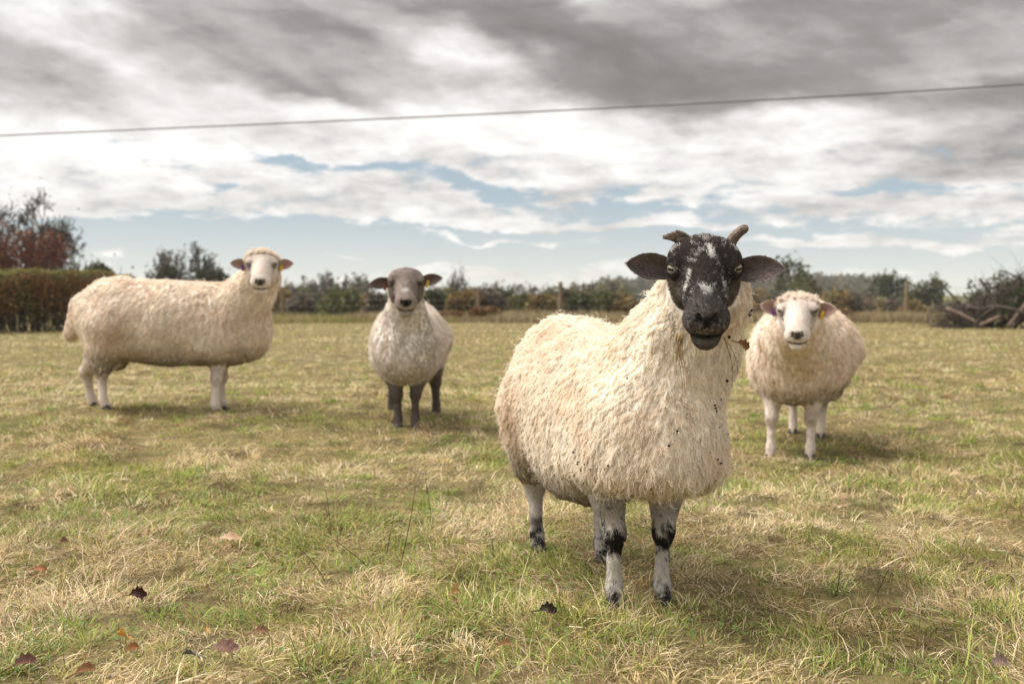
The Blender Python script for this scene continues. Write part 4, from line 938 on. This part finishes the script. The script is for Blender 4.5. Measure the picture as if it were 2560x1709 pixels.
bush('round_bush', 'rounded dark bush right of the wide oak', 'bush', 530, 657, 60, 120, 10, [(.05, .055, .035), (.07, .07, .04)], 2600, .13, 'rounded bushes under the wide oak')
tree('oak_tree', 'wide half bare oak between two rounded bushes', 'tree', 478, 592, 100, 175, 5, DKG + GRY, 1900, .2, .5, (.035, .032, .028), spread=.55, trunk=.28, nb=9, depth=5, minr=.045)
LINE = 'trees of the far hedgerow'
tree('bare_tree', 'grey leafless tree with a twiggy round crown left of the grey faced sheep', 'tree', 790, 672, 120, 105, 21, GRY, 500, .2, .5, (.085, .08, .075), nb=8, depth=5, minr=.04, group=LINE)
tree('bare_tree', 'grey leafless tree leaning beside a dark pine', 'tree', 850, 680, 118, 70, 22, GRY, 500, .2, .5, (.085, .08, .075), nb=7, depth=5, minr=.04, group=LINE)
tree('pine_tree', 'dark flat topped pine left of the grey faced sheep', 'tree', 885, 687, 112, 75, 23, DKG, 1800, .2, .5, (.06, .05, .045), spread=.65, trunk=.5, nb=5, depth=3, minr=.03, group=LINE)
tree('bare_tree', 'slender leafless tree with a tuft of leaves on top', 'tree', 1130, 660, 90, 60, 24, GRY, 300, .14, .3, (.07, .065, .06), spread=.4, trunk=.45, nb=5, depth=4, minr=.02, group=LINE)
tree('bare_tree', 'short twiggy leafless tree beside the slender one', 'tree', 1172, 697, 95, 60, 25, GRY, 500, .16, .3, (.07, .065, .06), spread=.45, trunk=.35, nb=5, depth=4, minr=.02, group=LINE)
tree('dark_tree', 'dark round headed tree beside the yellowish tree', 'tree', 1478, 708, 105, 70, 26, DKG, 1700, .2, .5, spread=.55, nb=6, depth=4, minr=.025, group=LINE)
bush('yellow_tree', 'yellowish green tree behind the stout fence post', 'tree', 1425, 716, 85, 85, 27, [(.17, .15, .045), (.13, .13, .04), (.20, .15, .05)], 2400, .16, LINE)
g_ = np.random.default_rng(77)
for k, px in enumerate((655, 700, 745, 800, 842, 905, 955, 1075, 1115, 1165, 1215, 1262, 1310, 1362, 1400, 1450, 1505, 1560)):
    pal, wd_ = ((OLV, 'olive green'), (AUT, 'russet brown'), (GRY, 'grey brown'), (DKG, 'dark green'))[k % 4]
    bush('hedgerow_bush', wd_ + ' overgrown hedgerow shrub beyond the wire fence', 'shrub', px, 722 + g_.uniform(-10, 16), 50 + g_.uniform(-6, 16), 85 + g_.uniform(-15, 30), 100 + k, pal, 1900, .13, wd_ + ' overgrown hedgerow shrubs')
for k, px in enumerate((690, 760, 870, 1010, 1090, 1200, 1290, 1380, 1470, 1540)):
    bush('hedgerow_tree', ('hazy grey tree', 'hazy olive tree')[k % 2] + ' standing behind the hedgerow shrubs', 'tree', px, 700 + g_.uniform(-8, 14), 120 + g_.uniform(-20, 40), 95 + g_.uniform(-20, 40), 140 + k, (GRY, OLV)[k % 2], 1500, .26, ('hazy grey', 'hazy olive')[k % 2] + ' trees behind the hedgerow shrubs')
for k, (px, yt, Yd, w) in enumerate(((715, 690, 95, 60), (822, 686, 105, 60), (925, 700, 90, 45), (1235, 700, 95, 60), (1345, 703, 100, 65), (1530, 700, 92, 50))):
    tree('bare_tree', 'small twiggy leafless tree standing among the hedgerow shrubs', 'tree', px, yt, Yd, w, 60 + k, GRY + AUT[:1], 350, .16, .35, (.10, .09, .08), spread=.5, trunk=.35, nb=7, depth=4, minr=.03, group='small leafless trees among the hedgerow shrubs')
# right hand side
bush('oak_tree', 'dense lower crown of tall oak', 'tree', 2005, 694, 88, 145, 31, OLV + AUT[:1], 2600, .17)['label'] = 'dense olive tree in front of the tall open crowned oak'
tree('oak_tree', 'tall open crowned oak rising behind the stout white faced sheep', 'tree', 2000, 636, 94, 125, 32, DKG + OLV[:1], 3000, .2, .38, (.05, .045, .035), spread=.5, trunk=.35, nb=8, depth=4, minr=.045)
tree('pine_tree', 'flat topped pine with layered branches beside the brown thorn bushes', 'tree', 2215, 683, 105, 105, 33, DKG, 1100, .2, .26, (.05, .045, .04), spread=.62, trunk=.5, nb=6, depth=3, minr=.06, leaf_min=.66)
tree('pine_tree', 'broad umbrella shaped pine nearest the brush pile', 'tree', 2322, 690, 100, 125, 34, DKG + OLV[:1], 1500, .2, .28, (.05, .045, .04), spread=.66, trunk=.45, nb=7, depth=3, minr=.06, leaf_min=.62)
for k, (px, yt) in enumerate(((2085, 718), (2130, 725), (2170, 738), (2240, 744), (2290, 748), (2380, 752), (1900, 714), (1950, 722), (2420, 756))):
    bush('thorn_bush', ('russet', 'grey brown')[k % 2] + ' thorn bush in the fence line by the pines', 'bush', px, yt, 58 + g_.uniform(-6, 10), 80 + g_.uniform(-10, 25), 170 + k, (AUT, GRY)[k % 2], 1700, .12, ('russet', 'grey brown')[k % 2] + ' thorn bushes beyond the fence')
# wooded hillside
def woodland():
    g = np.random.default_rng(5); P, cs = [], []
    for k in range(330):
        Y = g.uniform(330, 560); px = 1500 + 680 * g.random() ** .9; x = (px - 1280) / FPX * Y; z = gz1(x, Y); hh = g.uniform(6, 10); w = g.uniform(3.5, 6)
        m = 60; u = unit(g.normal(size=(m, 3))); P.append(u * np.array([w, w, hh * .55]) * g.uniform(.7, 1.05, (m, 1)) + np.array([x, Y, z + hh * .5]))
        base = np.array(((.10, .085, .05), (.075, .08, .04), (.13, .095, .05), (.09, .09, .06))[int(g.integers(0, 4))]); cs.append(base * g.uniform(.75, 1.25, (m, 1)))
    P = np.concatenate(P); V, f = quads_at(P, 1.3, g); o = mesh_np('woodland', V, [f], M_FOL, None, np.repeat(np.concatenate(cs), 4, 0).astype(np.float32), smooth=False)
    tag(o, 'distant mixed autumn woodland on the low hillside', 'woodland', kind='stuff')
woodland()
# clipped hedge
def hedge():
    g = np.random.default_rng(6); a, b = at(-420, 800, 17.5)[:2], at(300, 800, 23.0)[:2]; d = b - a; Ln = np.linalg.norm(d); d /= Ln; nrm = np.array([-d[1], d[0]])
    root = empty('clipped_hedge', (a[0], a[1], 0)); tag(root, 'clipped brown and olive autumn hedge with bare stems below', 'hedge')
    n = 40000; t = g.uniform(0, Ln, n); zt = 1.14 + .22 * fbm2(t, 0 * t, .6, 5, 3); s = g.uniform(-1, 1, n); z = zt * g.random(n) ** .62; wid = .55 + .12 * fbm2(t, z, .5, 9, 2)
    thin = sstep(.55, .25, z); keep = g.random(n) > thin * .72; t, z, s, wid, zt = t[keep], z[keep], s[keep], wid[keep], zt[keep]
    P = np.stack([d[0] * t + nrm[0] * s * wid, d[1] * t + nrm[1] * s * wid, z], 1); V, f = quads_at(P, .038, g)
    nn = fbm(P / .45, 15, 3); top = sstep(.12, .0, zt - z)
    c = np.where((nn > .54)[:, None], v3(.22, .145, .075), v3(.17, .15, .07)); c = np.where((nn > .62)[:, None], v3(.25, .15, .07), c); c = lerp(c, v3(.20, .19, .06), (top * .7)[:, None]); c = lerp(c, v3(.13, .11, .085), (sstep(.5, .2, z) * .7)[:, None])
    c = c * g.uniform(.7, 1.5, (len(P), 1)); mesh_np('crown', V, [f], M_FOL, root, np.repeat(c, 4, 0).astype(np.float32), smooth=False)
    parts = []
    for k in range(420):
        t0 = g.uniform(0, Ln); s0 = g.uniform(-.42, .42); p0 = np.array([d[0] * t0 + nrm[0] * s0, d[1] * t0 + nrm[1] * s0, 0]); p1 = p0 + np.array([g.normal(0, .15), g.normal(0, .15), g.uniform(.7, 1.45)])
        parts.append(tube(bez([p0, (p0 + p1) / 2 + g.normal(0, .05, 3), p1], 5), np.linspace(g.uniform(.008, .02), .004, 5), 4, False))
    V, F = join(parts); mesh_np('stem', V, F, M_BARK, root, np.tile(v3(.12, .10, .085), (len(V), 1)))['kind'] = 'stuff'
hedge()
# rough tall grass along the fence
def rough_strip():
    g = np.random.default_rng(8)
    for name, y0, y1, n, hgt, cols, x0, x1, lab in (('rough_grass', 27.2, 31.5, 26000, .25, ((.28, .215, .12), (.21, .165, .09), (.38, .31, .18)), -4.5, 17, 'rough brown uncut grass along the wire fence'), ('verge_grass', 26.5, 33, 22000, .20, ((.30, .26, .10), (.22, .22, .07), (.36, .28, .14)), -20, -1.5, 'pale green verge below the far hedgerow')):
        y = g.uniform(y0, y1, n); x = g.uniform(x0, x1, n); nn = fbm2(x, y, 1.2, 4, 3); L = hgt * (.35 + 1.3 * nn) * g.uniform(.7, 1.3, n)
        V, q, t = blade_mesh(x, y, gz(x, y), L, np.full(n, .02), g.uniform(0, 6.28, n), g.normal(1.35, .2, n), g.normal(.9, .4, n), 4, g)
        c = np.array(cols, dtype=np.float32)[np.clip((nn * 1.6 - .3) * 3 + g.normal(0, .6, n), 0, 2.99).astype(int)] * g.uniform(.7, 1.3, (n, 1)); o = mesh_np(name, V, [q, t], M_GRASS, None, np.repeat(c, 7, 0).astype(np.float32)); tag(o, lab, 'grass', kind='stuff')
    for k, (px, yt, w) in enumerate(((1130, 775, 95), (1215, 765, 80), (1330, 772, 90), (1035, 785, 60), (2110, 770, 60))):
        bush('bramble_bush', 'russet bramble clump in the rough grass by the fence', 'bush', px, yt, 29.5, w, 210 + k, [(.22, .12, .06), (.15, .09, .05), (.28, .17, .09)], 1500, .05, 'bramble clumps along the fence')
rough_strip()
# post and wire fence
def fence():
    root = empty('wire_fence', (0, 31, gz1(0, 31))); tag(root, 'post and wire stock fence along the far field edge', 'fence'); z0 = gz1(0, 31)
    mp = mat_flat('fence_post_wood', (.28, .21, .14), .9, .1, .2, 14, .4); mw = mat_flat('fence_wire', (.25, .25, .25), .5, .5, .1, metal=.6)
    xs = [(px - 1280) / FPX * 31 for px in (295, 500, 705, 990, 1195, 1400, 1650, 1855, 2060, 2265, 2470, 2675)]
    for k, x in enumerate(xs):
        big = k in (5, 9); r_ = .07 if big else .045; h_ = 1.18 if big else 1.0
        a = np.linspace(0, 2 * np.pi, 8, endpoint=False); V = np.concatenate([np.stack([x + np.cos(a) * r_ * f + .012 * zz, np.sin(a) * r_ * f, np.full(8, zz)], 1) for zz, f in ((-.2, 1), (h_ * .5, .97), (h_ - .02, .96), (h_, .8))])
        i = np.arange(8); j = (i + 1) % 8; F = np.concatenate([np.stack([i, j, j + 8, i + 8], 1) + 8 * l for l in range(3)]); mesh_np('post', V, [F, (np.arange(8) + 24)[None]], mp, root, smooth=False)
    for zz in (.25, .45, .65, .85, 1.02):
        P = []
        for x0, x1 in zip(xs[:-1], xs[1:]):
            t = np.linspace(0, 1, 6)[:-1]; P.append(np.stack([lerp(x0, x1, t), np.full(5, -.06), zz - .03 * 4 * t * (1 - t)], 1))
        P = np.concatenate(P); mesh_np('wire', *tube(P, np.full(len(P), .004), 4), mw, root)
fence()
# brush pile
def brush_pile():
    g = np.random.default_rng(14); Y = 23.2; c0 = at(2540, 815, Y); root = empty('brush_pile', (c0[0], Y, gz1(c0[0], Y))); tag(root, 'heap of grey cut branches and trunks overgrown with ivy', 'brushwood')
    m = M_BARK
    for k in range(230):
        u, v = g.uniform(-1.4, 1.9), g.normal(0, .45); env = (1.28 * np.exp(-((u - .40) / .95) ** 2) + .42 * np.exp(-((u + .9) / .5) ** 2)); z = env * g.uniform(.05, 1.0); L = g.uniform(.4, 1.2); a = g.normal(0, .9); el = g.normal(.05, .42)
        d = np.array([np.cos(a) * np.cos(el), np.sin(a) * np.cos(el), np.sin(el)]); p0 = np.array([u, v, z]) - d * L / 2; p1 = p0 + d * L; p0[2] = max(p0[2], .0); p1[2] = max(p1[2], .02)
        r_ = g.uniform(.008, .034) * (1.9 if g.random() < .15 else 1); P = bez([p0, (p0 + p1) / 2 + g.normal(0, .09, 3), p1], 7); V, F = tube(P, np.linspace(r_, r_ * .5, 7), 6)
        col = np.array((.06, .05, .043)) * g.uniform(.5, 1.9); mesh_np('branch', V, F, m, root, np.tile(col, (len(V), 1)).astype(np.float32))
    parts = []
    for k in range(1500):
        u, v = g.uniform(-1.9, 2.2), g.normal(0, .5); env = (1.36 * np.exp(-((u - .40) / 1.0) ** 2) + .45 * np.exp(-((u + .9) / .5) ** 2)); p0 = np.array([u, v, env * g.uniform(.3, 1)]); p1 = p0 + g.normal(0, .22, 3) + np.array([0, 0, .08]); parts.append(tube(bez([p0, (p0 + p1) / 2 + g.normal(0, .04, 3), p1], 4), np.linspace(.007, .002, 4), 3, False))
    V, F = join(parts); mesh_np('twig', V, F, m, root, np.tile(v3(.085, .07, .06), (len(V), 1)))['kind'] = 'stuff'
    n = 1500; u = g.normal(-.28, .42, n); P = np.stack([u, g.normal(-.25, .3, n), (1.12 * np.exp(-((u - .35) / 1.0) ** 2)) * g.uniform(.55, 1.05, n)], 1); V, f = quads_at(P, .032, g); mesh_np('ivy', V, [f], M_FOL, root, np.repeat(np.array(((.045, .075, .025), (.07, .10, .03), (.03, .05, .02)), dtype=np.float32)[g.integers(0, 3, n)] * g.uniform(.7, 1.3, (n, 1)), 4, 0).astype(np.float32), smooth=False)['kind'] = 'stuff'
    for (a, b, r_, lb) in (((2365, 770), (2440, 805), .036, 'pale barkless branch sloping down the side of the brush pile'), ((2450, 822), (2500, 790), .042, 'pale broken limb lying at the foot of the brush pile'), ((2575, 745), (2520, 815), .045, 'pale trunk propped against the tall end of the brush pile')):
        p0, p1 = at(*a, Y - .75), at(*b, Y - .95); p0[2] = max(p0[2], .08); p1[2] = max(p1[2], .05); o0 = (p0 + p1) / 2; P = bez([p0 - o0, np.array([.03, 0, .03]), p1 - o0], 9); V, F = tube(P, np.linspace(r_, r_ * .8, 9) * (1 + .1 * np.sin(np.arange(9) * 2)), 8)
        o = mesh_np('branch', V, F, m, None, np.tile(v3(.27, .20, .16), (len(V), 1))); o.location = tuple(o0); tag(o, lb, 'branch', 'loose pale branches at the brush pile')
brush_pile()
bush('elder_sapling', 'green leafy sapling growing behind the ivy of the brush pile', 'sapling', 2450, 692, 25.5, 75, 301, [(.07, .10, .035), (.05, .07, .03)], 420, .05, stems=6)
bush('hawthorn_bush', 'tawny leaved bush behind the tall end of the brush pile', 'bush', 2535, 680, 28, 120, 302, [(.16, .11, .06), (.10, .10, .045)], 1500, .055, stems=8)
# overhead cable
def cable():
    pts = []
    for px, py, Y in ((-900, 380, 33.0), (0, 338, 30.0), (850, 303, 27.8), (1700, 262, 25.8), (2560, 210, 24.0), (3500, 140, 22.0)): pts.append(at(px, py, Y))
    pts = np.array(pts); t = np.linspace(0, 5, 60); cf = [np.polyfit(np.arange(6), pts[:, k], 3) for k in range(3)]; P = np.stack([np.polyval(c, t) for c in cf], 1); o0 = P[30].copy()
    V, F = tube(P - o0, np.full(60, .02), 8); o = mesh_np('overhead_cable', V, F, mat_flat('cable_sheath', (.16, .15, .15), .6, .3, .1)); o.location = tuple(o0); tag(o, 'single dark overhead cable crossing the cloudy sky', 'cable')
cable()
# thin autumn haze
def haze():
    x, y0, y1, z0, z1 = 2200., -40., 2650., -12., 45.
    V = np.array([[sx * x, yy, zz] for zz in (z0, z1) for sx, yy in ((-1, y0), (1, y0), (1, y1), (-1, y1))]); F = np.array([[3, 2, 1, 0], [4, 5, 6, 7], [0, 1, 5, 4], [1, 2, 6, 5], [2, 3, 7, 6], [3, 0, 4, 7]])
    m = bpy.data.materials.new('haze_air'); m.use_nodes = True; nt = m.node_tree; nt.nodes.clear(); out = nt.nodes.new('ShaderNodeOutputMaterial'); v = nt.nodes.new('ShaderNodeVolumePrincipled')
    v.inputs['Color'].default_value = (.91, .93, .95, 1); v.inputs['Density'].default_value = HAZE_DENSITY; v.inputs['Anisotropy'].default_value = 0.0; nt.links.new(v.outputs[0], out.inputs['Volume'])
    o = mesh_np('haze', V, [F], m, smooth=False); tag(o, 'thin pale haze over the far fields', kind='stuff')
HAZE_DENSITY = .00035
haze()
